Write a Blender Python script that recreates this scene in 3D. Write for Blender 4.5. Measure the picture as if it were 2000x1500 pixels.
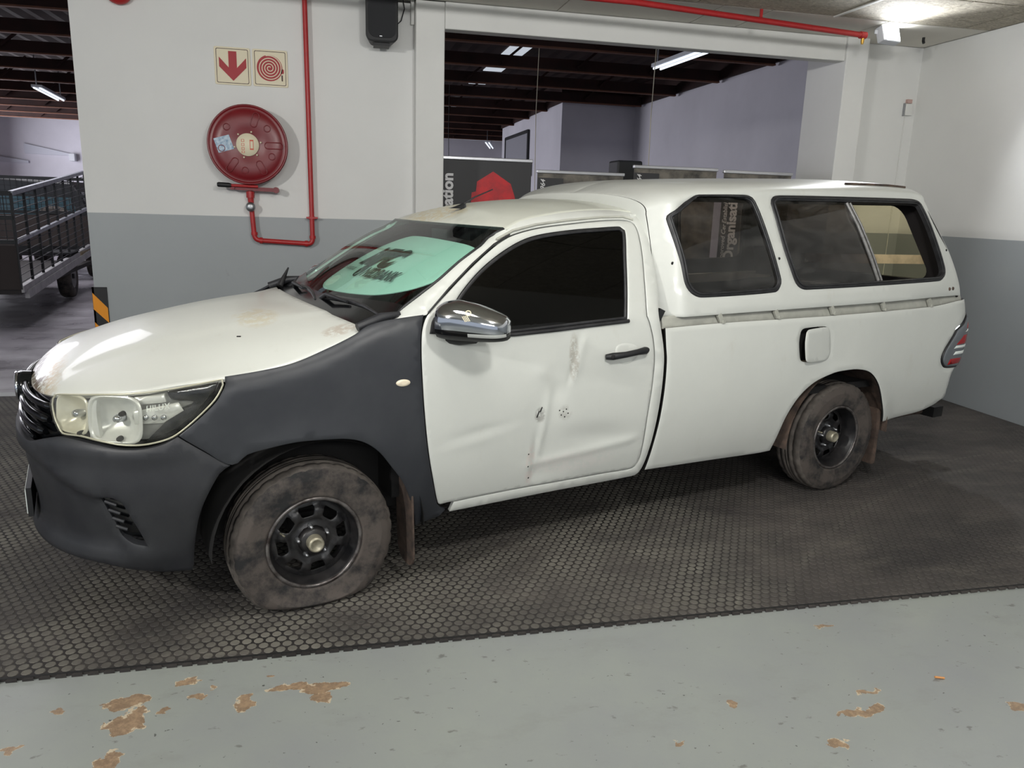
import bpy, bmesh, math, random
from mathutils import Vector, Matrix
from mathutils.geometry import delaunay_2d_cdt
random.seed(7)
for _o in list(bpy.data.objects): bpy.data.objects.remove(_o)
COL = bpy.context.scene.collection
SC = bpy.context.scene

# ------------------------------------------------------------------ camera
cd = bpy.data.cameras.new('camera'); cam = bpy.data.objects.new('camera', cd); COL.objects.link(cam)
cd.sensor_width = 36.0; cd.lens = 36.0 * 1499.87 / 2000.0; cd.clip_start = .05; cd.clip_end = 200
_r = Vector((0.97590866, -0.21604835, 0.03042033)); _u = Vector((0.01993116, 0.22712552, 0.97366151)); _f = Vector((0.2172672, 0.94959839, -0.22595986))
cam.matrix_world = Matrix(((_r.x, _u.x, -_f.x, 0.35386561), (_r.y, _u.y, -_f.y, -3.75280759), (_r.z, _u.z, -_f.z, 1.60198693), (0, 0, 0, 1)))
SC.camera = cam

# ------------------------------------------------------------------ world, lamps, exposure
wd = bpy.data.worlds.new('world'); SC.world = wd; wd.use_nodes = True
_bg = wd.node_tree.nodes['Background']; _bg.inputs[0].default_value = (.80, .88, 1.0, 1); _bg.inputs[1].default_value = .6
def lamp(name, kind, loc, target, power, color=(1, 1, 1), size=.3, size_y=None, spot=None, blend=.3):
    d = bpy.data.lights.new(name, kind); o = bpy.data.objects.new(name, d); COL.objects.link(o)
    o.location = loc; d.energy = power; d.color = color
    if kind == 'AREA':
        d.size = size
        if size_y: d.shape = 'RECTANGLE'; d.size_y = size_y
    else: d.shadow_soft_size = size
    if kind == 'SPOT': d.spot_size = spot; d.spot_blend = blend
    v = Vector(target) - Vector(loc); o.rotation_euler = v.to_track_quat('-Z', 'Y').to_euler()
    return o
WARM = (1.0, .985, .95)
lamp('assumed_flood_near_front', 'AREA', (-3.2, -3.4, 2.85), (2.6, 1.2, 1.5), 105, WARM, .34, .24)  # unseen lamp, assumed from the direction of the mirror and speaker shadows
lamp('assumed_flood_near_rear', 'AREA', (1.5, -2.9, 2.98), (4.6, 1.1, 1.0), 60, WARM, .34, .24)  # unseen second flood, assumed; shifted and aimed to brighten the right wall
lamp('added_fill_behind', 'AREA', (1.0, -7.4, 3.08), (1.8, 0.6, 1.9), 175, (1, .995, .98), 4.0, .6)  # unseen soft fill, added to even out truck and back wall
lamp('added_fill_over_truck', 'AREA', (.4, -1.35, 3.13), (.4, -1.2, 0), 20, WARM, .6, .6)  # unseen overhead fill, added to lift the hood and roof
lamp('assumed_hall_daylight', 'AREA', (-12.5, 21.5, 2.4), (4, 19, 1.8), 1400, (.92, .92, 1.0), 8, 3.6)  # unseen area light added for assumed daylight from the left; no doorway built
lamp('added_hall_fill', 'AREA', (-4.6, 9.2, 3.86), (-4.6, 9.2, 0), 240, (.95, .94, 1.0), 3, 6)  # unseen fill below the beams, added to brighten hall floor and trailer
SC.view_settings.view_transform = 'Standard'; SC.view_settings.look = 'None'
SC.view_settings.exposure = 0.0; SC.view_settings.gamma = 1.0; SC.view_settings.use_curve_mapping = False

# ------------------------------------------------------------------ object helpers
def tag(o, label=None, cat=None, group=None, kind=None):
    if label: o['label'] = label
    if cat: o['category'] = cat
    if group: o['group'] = group
    if kind: o['kind'] = kind
    return o
def empty(name, loc=(0, 0, 0), rz=0, parent=None):
    o = bpy.data.objects.new(name, None); COL.objects.link(o); o.location = loc; o.rotation_euler = (0, 0, rz); o.empty_display_size = .1
    if parent: o.parent = parent
    return o
def link(name, me, parent=None):
    o = bpy.data.objects.new(name, me); COL.objects.link(o)
    if parent: o.parent = parent
    return o
def copy_tree(o, parent=None):
    c = o.copy(); COL.objects.link(c); c.parent = parent
    for ch in [x for x in bpy.data.objects if x.parent == o]: copy_tree(ch, c)
    return c
class MB:
    """collects geometry of ONE part"""
    def __init__(s): s.v = []; s.f = []; s.m = []; s.sm = []; s.cur = 0; s.smooth = False
    def add(s, vs, fs):
        b = len(s.v); s.v += [tuple(v) for v in vs]
        for f in fs: s.f.append(tuple(b + i for i in f)); s.m.append(s.cur); s.sm.append(s.smooth)
        return s
    def box(s, lo, hi, M=None):
        x0, y0, z0 = lo; x1, y1, z1 = hi
        vs = [(x0, y0, z0), (x1, y0, z0), (x1, y1, z0), (x0, y1, z0), (x0, y0, z1), (x1, y0, z1), (x1, y1, z1), (x0, y1, z1)]
        if M: vs = [M @ Vector(v) for v in vs]
        return s.add(vs, [(0, 3, 2, 1), (4, 5, 6, 7), (0, 1, 5, 4), (1, 2, 6, 5), (2, 3, 7, 6), (3, 0, 4, 7)])
    def bar(s, a, b, w, h, up=(0, 0, 1)):
        a = Vector(a); b = Vector(b); d = (b - a).normalized(); u = Vector(up)
        if abs(d.dot(u)) > .98: u = Vector((1, 0, 0))
        x = d.cross(u).normalized(); u = x.cross(d)
        vs = [p + x * sx * w / 2 + u * sz * h / 2 for p in (a, b) for sx, sz in ((-1, -1), (1, -1), (1, 1), (-1, 1))]
        return s.add(vs, [(3, 2, 1, 0), (4, 5, 6, 7), (0, 1, 5, 4), (1, 2, 6, 5), (2, 3, 7, 6), (3, 0, 4, 7)])
    def tube(s, pts, r, n=10, closed=False, caps=True):
        pts = [Vector(p) for p in pts]; N = len(pts); rr = r if isinstance(r, (list, tuple)) else [r] * N
        vs = []; prev = None
        for i, p in enumerate(pts):
            a = pts[i - 1] if (i > 0 or closed) else pts[i]; b = pts[(i + 1) % N] if (i < N - 1 or closed) else pts[i]
            d = (b - a).normalized()
            if prev is None:
                u = Vector((0, 0, 1)) if abs(d.z) < .9 else Vector((1, 0, 0))
                x = d.cross(u).normalized()
            else:
                x = (prev - d * prev.dot(d)).normalized()
            y = d.cross(x); prev = x
            for k in range(n):
                t = 2 * math.pi * k / n; vs.append(p + (x * math.cos(t) + y * math.sin(t)) * rr[i])
        fs = []
        for i in range(N if closed else N - 1):
            j = (i + 1) % N
            for k in range(n): fs.append((i * n + k, i * n + (k + 1) % n, j * n + (k + 1) % n, j * n + k))
        s.smooth = True; s.add(vs, fs); s.smooth = False
        if caps and not closed: s.add(vs[:n], [tuple(range(n - 1, -1, -1))]); s.add(vs[-n:], [tuple(range(n))])
        return s
    def lathe(s, prof, n=32, M=None, closed=False, fn=None):
        """prof (r,h) about local z"""
        vs = []
        for r, h in prof:
            for k in range(n):
                t = 2 * math.pi * k / n; v = Vector((r * math.cos(t), r * math.sin(t), h))
                if fn: v = fn(v, k, r, h)
                vs.append(M @ v if M else v)
        fs = []; P = len(prof)
        for i in range(P if closed else P - 1):
            j = (i + 1) % P
            for k in range(n): fs.append((i * n + k, i * n + (k + 1) % n, j * n + (k + 1) % n, j * n + k))
        s.smooth = True; s.add(vs, fs); s.smooth = False
        return s
    def prism(s, poly, fn, t):
        """poly 2D -> fn(a,b,d) with d 0..t"""
        n = len(poly); vs = [fn(a, b, 0) for a, b in poly] + [fn(a, b, t) for a, b in poly]
        return s.add(vs, [tuple(range(n)), tuple(range(2 * n - 1, n - 1, -1))] + [(i, n + i, n + (i + 1) % n, (i + 1) % n) for i in range(n)])
    def grid(s, fn, na, nb, flip=False):
        vs = [fn(i / na, j / nb) for i in range(na + 1) for j in range(nb + 1)]
        fs = []
        for i in range(na):
            for j in range(nb):
                q = (i * (nb + 1) + j, (i + 1) * (nb + 1) + j, (i + 1) * (nb + 1) + j + 1, i * (nb + 1) + j + 1)
                fs.append(q[::-1] if flip else q)
        s.smooth = True; s.add(vs, fs); s.smooth = False
        return s
    def mesh(s, name, mats, fix=True):
        me = bpy.data.meshes.new(name); me.from_pydata(s.v, [], s.f)
        for m in (mats if isinstance(mats, (list, tuple)) else [mats]): me.materials.append(m)
        me.polygons.foreach_set('material_index', s.m); me.polygons.foreach_set('use_smooth', s.sm)
        if fix:
            bm = bmesh.new(); bm.from_mesh(me); bmesh.ops.recalc_face_normals(bm, faces=bm.faces); bm.to_mesh(me); bm.free()
        me.update(); return me
    def build(s, name, mats, parent=None, fix=True):
        return link(name, s.mesh(name, mats, fix), parent)
    def mirror(s):
        o = MB(); o.v = [(x, -y, z) for x, y, z in s.v]; o.f = [f[::-1] for f in s.f]; o.m = list(s.m); o.sm = list(s.sm); return o
def bevel(o, w=.004, seg=2):
    m = o.modifiers.new('bevel', 'BEVEL'); m.width = w; m.segments = seg; m.limit_method = 'ANGLE'; m.angle_limit = math.radians(40); return o
def rounded(x0, y0, x1, y1, r, n=5):
    out = []
    for cx, cy, a0 in ((x1 - r, y0 + r, -90), (x1 - r, y1 - r, 0), (x0 + r, y1 - r, 90), (x0 + r, y0 + r, 180)):
        for k in range(n + 1):
            a = math.radians(a0 + 90 * k / n); out.append((cx + r * math.cos(a), cy + r * math.sin(a)))
    return out
# ---- smooth outline + surface patches
def spline(pts, step=.02, closed=True):
    """Catmull-Rom through pts; a third element marks a sharp corner"""
    n = len(pts); out = []
    rng = range(n) if closed else range(n - 1)
    for i in rng:
        p0 = pts[i - 1] if (i > 0 or closed) else pts[i]; p1 = pts[i]; p2 = pts[(i + 1) % n]; p3 = pts[(i + 2) % n] if (closed or i + 2 < n) else p2
        c1 = len(p1) > 2; c2 = len(p2) > 2
        P0 = p1 if c1 else p0; P3 = p2 if c2 else p3
        L = math.hypot(p2[0] - p1[0], p2[1] - p1[1]); k = max(1, int(round(L / step)))
        m1 = ((p2[0] - P0[0]) / 2, (p2[1] - P0[1]) / 2); m2 = ((P3[0] - p1[0]) / 2, (P3[1] - p1[1]) / 2)
        for m in (m1, m2): pass
        l1 = math.hypot(*m1); l2 = math.hypot(*m2)
        if l1 > L: m1 = (m1[0] * L / l1, m1[1] * L / l1)
        if l2 > L: m2 = (m2[0] * L / l2, m2[1] * L / l2)
        for j in range(k):
            t = j / k; h00 = 2 * t**3 - 3 * t * t + 1; h10 = t**3 - 2 * t * t + t; h01 = -2 * t**3 + 3 * t * t; h11 = t**3 - t * t
            out.append((h00 * p1[0] + h10 * m1[0] + h01 * p2[0] + h11 * m2[0], h00 * p1[1] + h10 * m1[1] + h01 * p2[1] + h11 * m2[1]))
    if not closed: out.append(tuple(pts[-1][:2]))
    return out
def area2(P): return sum(P[i][0] * P[(i + 1) % len(P)][1] - P[(i + 1) % len(P)][0] * P[i][1] for i in range(len(P)))
def offset_poly(P, d):
    """move outline inwards by d (P counter-clockwise)"""
    n = len(P); out = []
    for i in range(n):
        a = P[i - 1]; b = P[i]; c = P[(i + 1) % n]
        e1 = Vector((b[0] - a[0], b[1] - a[1])); e2 = Vector((c[0] - b[0], c[1] - b[1]))
        if e1.length < 1e-9: e1 = e2
        if e2.length < 1e-9: e2 = e1
        e1.normalize(); e2.normalize()
        n1 = Vector((-e1.y, e1.x)); n2 = Vector((-e2.y, e2.x)); m = n1 + n2
        if m.length < .2: m = n1.copy()
        m.normalize(); k = max(.45, m.dot(n1)); out.append((b[0] + m.x * d / k, b[1] + m.y * d / k))
    return out
def inside(P, x, y):
    c = False; n = len(P); j = n - 1
    for i in range(n):
        xi, yi = P[i]; xj, yj = P[j]
        if (yi > y) != (yj > y) and x < (xj - xi) * (y - yi) / (yj - yi) + xi: c = not c
        j = i
    return c
def normal_of(fn, a, b, h=1e-3):
    p = Vector(fn(a + h, b)); q = Vector(fn(a - h, b)); r = Vector(fn(a, b + h)); s = Vector(fn(a, b - h))
    n = (p - q).cross(r - s); return n.normalized() if n.length > 1e-12 else Vector((0, -1, 0))
def patch(outl, fn, holes=(), grid=.03, t=.012, inset=.004, drop=.0025, off=0.0, gap=0.0, flip=False, two=False):
    """solid panel cut from the surface fn(a,b); returns MB. two=True gives the back and rims material 1"""
    loops = []
    for k, L in enumerate([outl] + list(holes)):
        L = [tuple(p[:2]) for p in L]
        if area2(L) < 0: L = L[::-1]
        if gap: L = offset_poly(L, gap if k == 0 else -gap)
        if k: L = L[::-1]            # holes clockwise: 'inwards' of the panel is outwards of the hole
        loops.append(L)
    ins = [offset_poly(L, inset) for L in loops]
    V = []; E = []; start = []
    for L in ins:
        b = len(V); start.append(b); V += [Vector(p) for p in L]; n = len(L); E += [(b + i, b + (i + 1) % n) for i in range(n)]
    o = ins[0]; x0 = min(p[0] for p in o); x1 = max(p[0] for p in o); y0 = min(p[1] for p in o); y1 = max(p[1] for p in o)
    bp = [p for L in ins for p in L]; cell = {}
    for p in bp: cell.setdefault((int(p[0] // grid), int(p[1] // grid)), []).append(p)
    y = y0 + grid * .5; row = 0
    while y < y1:
        x = x0 + grid * (.5 if row % 2 else .25)
        while x < x1:
            ok = True; cx = int(x // grid); cy = int(y // grid)
            for i in (-1, 0, 1):
                for j in (-1, 0, 1):
                    for p in cell.get((cx + i, cy + j), ()):
                        if (p[0] - x)**2 + (p[1] - y)**2 < (grid * .45)**2: ok = False
            if ok and inside(o, x, y) and not any(inside(h, x, y) for h in ins[1:]): V.append(Vector((x, y)))
            x += grid
        y += grid * .9; row += 1
    cv, ce, cf, ov, oe, of = delaunay_2d_cdt(V, E, [], 0, 1e-6)
    n0 = len(V); o2c = {}
    for i, l in enumerate(ov):
        for k in l: o2c[k] = i
    tris = []
    for f in cf:
        mx = sum(cv[i][0] for i in f) / len(f); my = sum(cv[i][1] for i in f) / len(f)
        if inside(o, mx, my) and not any(inside(h, mx, my) for h in ins[1:]):
            a = 0
            for i in range(len(f)):
                p = cv[f[i]]; q = cv[f[(i + 1) % len(f)]]; a += p[0] * q[1] - q[0] * p[1]
            tris.append(tuple(f) if a > 0 else tuple(f)[::-1])
    sg = -1 if flip else 1
    def place(a, b, d):
        oo = off(a, b) if callable(off) else off
        return Vector(fn(a, b)) + normal_of(fn, a, b) * (sg * (oo - d))
    mb = MB(); N = len(cv); verts = [place(c[0], c[1], 0) for c in cv]; faces = [tuple(f) for f in tris]
    ringA = []
    for L in loops:
        b = len(verts); ringA.append(b); verts += [place(p[0], p[1], drop) for p in L]
    for li, L in enumerate(loops):
        n = len(L)
        for i in range(n):
            j = (i + 1) % n; ci = o2c.get(start[li] + i); cj = o2c.get(start[li] + j)
            if ci is None or cj is None: continue
            f = [ringA[li] + i, ringA[li] + j] + ([cj, ci] if ci != cj else [ci]); faces.append(tuple(f))
    fl = (lambda f: f[::-1]) if flip else (lambda f: f)
    mb.smooth = True; mb.add(verts, [fl(f) for f in faces]); mb.smooth = False
    if two: mb.cur = 1
    for li, L in enumerate(loops):
        n = len(L); top = verts[ringA[li]:ringA[li] + n]; bot = [place(p[0], p[1], t) for p in L]
        mb.add(top + bot, [fl((n + i, n + (i + 1) % n, (i + 1) % n, i)) for i in range(n)])
    bv = [place(c[0], c[1], t) for c in cv]; bf = [tuple(f)[::-1] for f in tris]; rb = []
    for L in loops: rb.append(len(bv)); bv += [place(p[0], p[1], t) for p in L]
    for li, L in enumerate(loops):
        n = len(L)
        for i in range(n):
            j = (i + 1) % n; ci = o2c.get(start[li] + i); cj = o2c.get(start[li] + j)
            if ci is None or cj is None: continue
            bf.append(tuple(([ci, cj] if ci != cj else [ci]) + [rb[li] + j, rb[li] + i]))
    mb.smooth = True; mb.add(bv, [fl(f) for f in bf]); mb.smooth = False; mb.cur = 0
    return mb
# ---- lettering
def text_2d(body, size=1.0, bold=0.0, shear=0.0, align='LEFT', spacing=1.0):
    c = bpy.data.curves.new('lettering', 'FONT'); c.body = body; c.size = size; c.offset = bold; c.shear = shear; c.align_x = align; c.space_character = spacing; c.resolution_u = 3
    o = bpy.data.objects.new('lettering', c); COL.objects.link(o)
    dg = bpy.context.evaluated_depsgraph_get(); dg.update(); me = bpy.data.meshes.new_from_object(o.evaluated_get(dg))
    vs = [(v.co.x, v.co.y) for v in me.vertices]; fs = [tuple(p.vertices) for p in me.polygons]
    bpy.data.objects.remove(o); bpy.data.curves.remove(c); bpy.data.meshes.remove(me)
    return vs, fs
def lettering(name, body, fn, m, parent, **k):
    """fn(x,y)->3D point"""
    vs, fs = text_2d(body, **k); mb = MB(); mb.add([fn(x, y) for x, y in vs], fs)
    return mb.build(name, m, parent, fix=False)

# ------------------------------------------------------------------ materials
def srgb(r, g, b):
    f = lambda c: (c / 255 / 12.92) if c / 255 <= .04045 else ((c / 255 + .055) / 1.055)**2.4
    return (f(r), f(g), f(b), 1)
class Nodes:
    def __init__(s, name):
        s.m = bpy.data.materials.new(name); s.m.use_nodes = True; s.nt = s.m.node_tree; s.b = s.nt.nodes['Principled BSDF']; s.out = s.nt.nodes['Material Output']
        s.co = s.nt.nodes.new('ShaderNodeTexCoord')
    def n(s, t, **k):
        x = s.nt.nodes.new(t)
        for a, v in k.items():
            if a.startswith('i_'): x.inputs[int(a[2:])].default_value = v
            else: setattr(x, a, v)
        return x
    def l(s, a, b): s.nt.links.new(a, b)
    def noise(s, scale, detail=4, rough=.55, vec=None, sc=None, dist=0):
        x = s.n('ShaderNodeTexNoise'); x.inputs['Scale'].default_value = scale; x.inputs['Detail'].default_value = detail; x.inputs['Roughness'].default_value = rough; x.inputs['Distortion'].default_value = dist
        v = vec or s.co.outputs['Object']
        if sc:
            mp = s.n('ShaderNodeMapping'); mp.inputs['Scale'].default_value = sc; s.l(v, mp.inputs[0]); v = mp.outputs[0]
        s.l(v, x.inputs['Vector']); return x.outputs[0]
    def ramp(s, f, a, b, c0=(0, 0, 0, 1), c1=(1, 1, 1, 1)):
        x = s.n('ShaderNodeValToRGB'); e = x.color_ramp.elements; e[0].position = a; e[1].position = b; e[0].color = c0; e[1].color = c1; s.l(f, x.inputs[0]); return x.outputs[0]
    def mix(s, fac, c0, c1):
        x = s.n('ShaderNodeMix', data_type='RGBA')
        for i, v in ((0, fac), (6, c0), (7, c1)):
            if hasattr(v, 'links') or hasattr(v, 'is_linked'): s.l(v, x.inputs[i])
            else: x.inputs[i].default_value = v
        return x.outputs[2]
    def math(s, op, a, b=None, c=None):
        x = s.n('ShaderNodeMath', operation=op)
        for i, v in enumerate((a, b, c)):
            if v is None: continue
            if hasattr(v, 'is_linked'): s.l(v, x.inputs[i])
            else: x.inputs[i].default_value = v
        return x.outputs[0]
    def xyz(s, vec=None):
        x = s.n('ShaderNodeSeparateXYZ'); s.l(vec or s.co.outputs['Object'], x.inputs[0]); return x.outputs
    def bump(s, h, strength=.2, dist=.01):
        x = s.n('ShaderNodeBump'); x.inputs['Strength'].default_value = strength; x.inputs['Distance'].default_value = dist; s.l(h, x.inputs['Height']); s.l(x.outputs[0], s.b.inputs['Normal'])
    def color(s, c):
        if hasattr(c, 'is_linked'): s.l(c, s.b.inputs['Base Color'])
        else: s.b.inputs['Base Color'].default_value = c
    def set(s, rough=.5, metal=0, spec=None, coat=0, emit=None, es=1.0):
        if hasattr(rough, 'is_linked'): s.l(rough, s.b.inputs['Roughness'])
        else: s.b.inputs['Roughness'].default_value = rough
        s.b.inputs['Metallic'].default_value = metal
        if spec is not None: s.b.inputs['Specular IOR Level'].default_value = spec
        s.b.inputs['Coat Weight'].default_value = coat; s.b.inputs['Coat Roughness'].default_value = .06
        if emit: s.b.inputs['Emission Color'].default_value = emit; s.b.inputs['Emission Strength'].default_value = es
        return s.m
def plain(name, rgb, rough=.5, metal=0, var=.0, vs=8, bump=0, bs=60, spec=None, coat=0, rgb2=None, dist=.004):
    N = Nodes(name); c = srgb(*rgb)
    if var:
        d = srgb(*rgb2) if rgb2 else tuple(x * (1 - var) for x in c[:3]) + (1,)
        N.color(N.mix(N.ramp(N.noise(vs, 5, .6), .38, .66), c, d))
    else: N.color(c)
    if bump: N.bump(N.noise(bs, 4), bump, dist)
    return N.set(rough, metal, spec, coat)
def thin_glass(name, tint, rough=.02, film=0.0, film_rgb=(150, 150, 150), ior=1.5):
    """pane of tinted glass: tinted see-through + fresnel gloss (+ dust film)"""
    N = Nodes(name); nt = N.nt; nt.nodes.remove(N.b)
    tr = N.n('ShaderNodeBsdfTransparent'); tr.inputs[0].default_value = tuple(tint) + (1,)
    gl = N.n('ShaderNodeBsdfGlossy'); gl.inputs['Roughness'].default_value = rough
    fr = N.n('ShaderNodeFresnel'); fr.inputs[0].default_value = ior
    ge = N.n('ShaderNodeNewGeometry'); ff = N.math('MULTIPLY', fr.outputs[0], N.math('SUBTRACT', 1.0, ge.outputs['Backfacing']))
    mx = N.n('ShaderNodeMixShader'); N.l(ff, mx.inputs[0]); N.l(tr.outputs[0], mx.inputs[1]); N.l(gl.outputs[0], mx.inputs[2]); o = mx.outputs[0]
    if film:
        df = N.n('ShaderNodeBsdfDiffuse'); df.inputs[0].default_value = srgb(*film_rgb)
        f = N.math('MULTIPLY', N.ramp(N.noise(3.0, 6, .65, sc=(1, 1, 2.2), dist=1.2), .40, .78), film)
        f = N.math('MULTIPLY', f, N.math('SUBTRACT', 1.0, ge.outputs['Backfacing']))
        m2 = N.n('ShaderNodeMixShader'); N.l(f, m2.inputs[0]); N.l(o, m2.inputs[1]); N.l(df.outputs[0], m2.inputs[2]); o = m2.outputs[0]
    N.l(o, N.out.inputs[0]); return N.m
# ------------------------------------------------------------------ room materials
def two_tone(name, hi, lo, zb, rough_lo=.35):
    N = Nodes(name); g = N.n('ShaderNodeNewGeometry'); z = N.xyz(g.outputs['Position'])[2]
    z = N.math('ADD', z, N.math('MULTIPLY', N.math('SUBTRACT', N.noise(3, 2, vec=g.outputs['Position']), .5), .006))
    k = N.math('GREATER_THAN', z, zb)
    d = N.ramp(N.noise(1.3, 6, .6, vec=g.outputs['Position']), .35, .75)
    a = N.mix(d, srgb(*hi), tuple(c * .95 for c in srgb(*hi)[:3]) + (1,)); b = N.mix(d, srgb(*lo), tuple(c * .93 for c in srgb(*lo)[:3]) + (1,))
    scuff = N.ramp(N.noise(7, 8, .7, vec=g.outputs['Position'], sc=(1, 1, .6)), .66, .74)
    low = N.math('MULTIPLY', scuff, N.math('SUBTRACT', 1.0, k)); low = N.math('MULTIPLY', low, .18)
    N.color(N.mix(low, N.mix(k, b, a), srgb(60, 58, 56)))
    N.bump(N.noise(14, 5, vec=g.outputs['Position']), .06, .01)
    return N.set(N.math('ADD', .42, N.math('MULTIPLY', k, .25)))
M_wall = two_tone('wall_paint_white_over_grey', (226, 226, 223), (160, 165, 167), 1.452)
M_white = plain('white_wall_paint', (226, 226, 222), .62, var=.06, vs=1.5, bump=.06, bs=14)
M_hallwall = plain('hall_wall_paint', (214, 212, 220), .8, var=.12, vs=.5)
M_smooth = plain('smooth_ceiling_board', (222, 218, 208), .75, var=.06, vs=2)
N = Nodes('wood_wool_ceiling_panel'); _h = N.noise(16, 7, .7, sc=(1, 2.2, 1), dist=1.6)
N.color(N.mix(N.ramp(_h, .34, .66), srgb(150, 141, 124), srgb(218, 210, 192))); N.bump(_h, .9, .02); M_rough = N.set(.9)
M_black = plain('black_plastic', (24, 25, 27), .55, bump=.15, bs=300)
M_red = plain('fire_red_paint', (176, 40, 42), .38, var=.12, vs=20)
M_reel = plain('hose_reel_red_enamel', (118, 20, 28), .33, var=.1, vs=6)
M_cream = plain('cream_label', (228, 218, 190), .5)
M_signred = plain('sign_red', (165, 32, 40), .5)
M_signink = plain('sign_brown_ink', (70, 40, 38), .6)
M_steel = plain('galvanised_steel', (170, 172, 175), .4, .9, var=.2, vs=30)
M_alu = plain('aluminium_rail', (205, 206, 210), .35, .6)
M_timber = plain('dark_roof_timber', (50, 24, 19), .85, var=.45, vs=3, rgb2=(36, 17, 14))
M_batten = plain('timber_batten', (118, 78, 60), .8, var=.3, vs=6)
M_sheet = plain('brown_roof_sheeting', (50, 29, 23), .85, var=.4, vs=2)
# painted concrete with flaked patches
N = Nodes('painted_concrete_floor'); g = N.n('ShaderNodeNewGeometry'); pos = g.outputs['Position']
chips = [(.17, -1.345, .085, .022), (.265, -1.375, .07, .028), (.275, -1.425, .035, .03), (.315, -1.362, .05, .02), (-.36, -1.345, .06, .035), (-.32, -1.33, .04, .03), (-.325, -1.455, .06, .05), (-.30, -1.41, .03, .05), (-.179, -1.258, .045, .02),
         (.02, -1.41, .03, .045), (.03, -1.372, .02, .015), (-.332, -1.62, .035, .05), (2.03, -1.815, .09, .018), (2.10, -1.80, .035, .02), (1.86, -1.94, .035, .02), (2.236, -1.304, .045, .01), (-.131, -1.35, .025, .016),
         (-.09, -1.305, .02, .016), (-.223, -1.402, .022, .014), (2.60, -1.885, .05, .025), (2.126, -1.72, .05, .012), (1.363, -1.85, .025, .014), (.10, -1.27, .015, .008), (1.62, -1.70, .02, .012), (-.62, -1.52, .03, .012), (-.55, -1.35, .02, .012)]
nz = N.noise(38, 6, .7, vec=pos); cur = None
wv = N.n('ShaderNodeVectorMath', operation='ADD'); N.l(pos, wv.inputs[0])
nv = N.n('ShaderNodeTexNoise'); nv.inputs['Scale'].default_value = 24; nv.inputs['Detail'].default_value = 5; N.l(pos, nv.inputs['Vector'])
sv = N.n('ShaderNodeVectorMath', operation='SUBTRACT'); N.l(nv.outputs[1], sv.inputs[0]); sv.inputs[1].default_value = (.5, .5, .5)
mv = N.n('ShaderNodeVectorMath', operation='MULTIPLY'); N.l(sv.outputs[0], mv.inputs[0]); mv.inputs[1].default_value = (.09, .07, 0); N.l(mv.outputs[0], wv.inputs[1])
for cx, cy, rx_, ry_ in chips:
    mp = N.n('ShaderNodeVectorMath', operation='SUBTRACT'); N.l(wv.outputs[0], mp.inputs[0]); mp.inputs[1].default_value = (cx, cy, -.012)
    ms = N.n('ShaderNodeVectorMath', operation='MULTIPLY'); N.l(mp.outputs[0], ms.inputs[0]); ms.inputs[1].default_value = (1 / rx_, 1 / ry_, 0)
    ln = N.n('ShaderNodeVectorMath', operation='LENGTH'); N.l(ms.outputs[0], ln.inputs[0])
    cur = ln.outputs['Value'] if cur is None else N.math('MINIMUM', cur, ln.outputs['Value'])
cm = N.math('LESS_THAN', cur, 1.0); ce = N.math('LESS_THAN', N.math('ADD', cur, N.math('MULTIPLY', N.math('SUBTRACT', nz, .5), 1.6)), .95)
base = N.mix(N.ramp(N.noise(1.1, 7, .62, vec=pos), .32, .70), srgb(146, 151, 145), srgb(137, 140, 141))
base = N.mix(N.math('MULTIPLY', N.ramp(N.noise(5, 7, .7, vec=pos, sc=(.5, 1, 1)), .56, .80), .35), base, srgb(112, 112, 106))
specks = N.ramp(N.noise(26, 4, .6, vec=pos, sc=(.6, 1, 1)), .66, .72); base = N.mix(N.math('MULTIPLY', specks, .6), base, srgb(84, 82, 78))
base = N.mix(N.math('MULTIPLY', N.ramp(N.noise(60, 2, .5, vec=pos), .74, .76), .8), base, srgb(46, 44, 42))
chipc = N.mix(ce, srgb(190, 176, 152), N.mix(N.ramp(nz, .4, .6), srgb(128, 108, 88), srgb(158, 134, 108)))
N.color(N.mix(cm, base, chipc)); N.bump(N.math('SUBTRACT', N.math('MULTIPLY', N.noise(30, 5, vec=pos), .3), cm), .25, .004); M_floor = N.set(.42)
N = Nodes('worn_hall_concrete'); g = N.n('ShaderNodeNewGeometry'); pos = g.outputs['Position']
c = N.mix(N.ramp(N.noise(.9, 8, .65, vec=pos, sc=(.5, 1, 1)), .3, .7), srgb(172, 168, 174), srgb(122, 116, 122))
N.color(N.mix(N.math('MULTIPLY', N.ramp(N.noise(2.4, 6, .7, vec=pos, sc=(.35, 2, 1)), .6, .68), .8), c, srgb(70, 64, 68))); M_hallfloor = N.set(N.ramp(N.noise(2, 4, vec=pos), .3, .7, (.2, .2, .2, 1), (.5, .5, .5, 1)))
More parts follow.
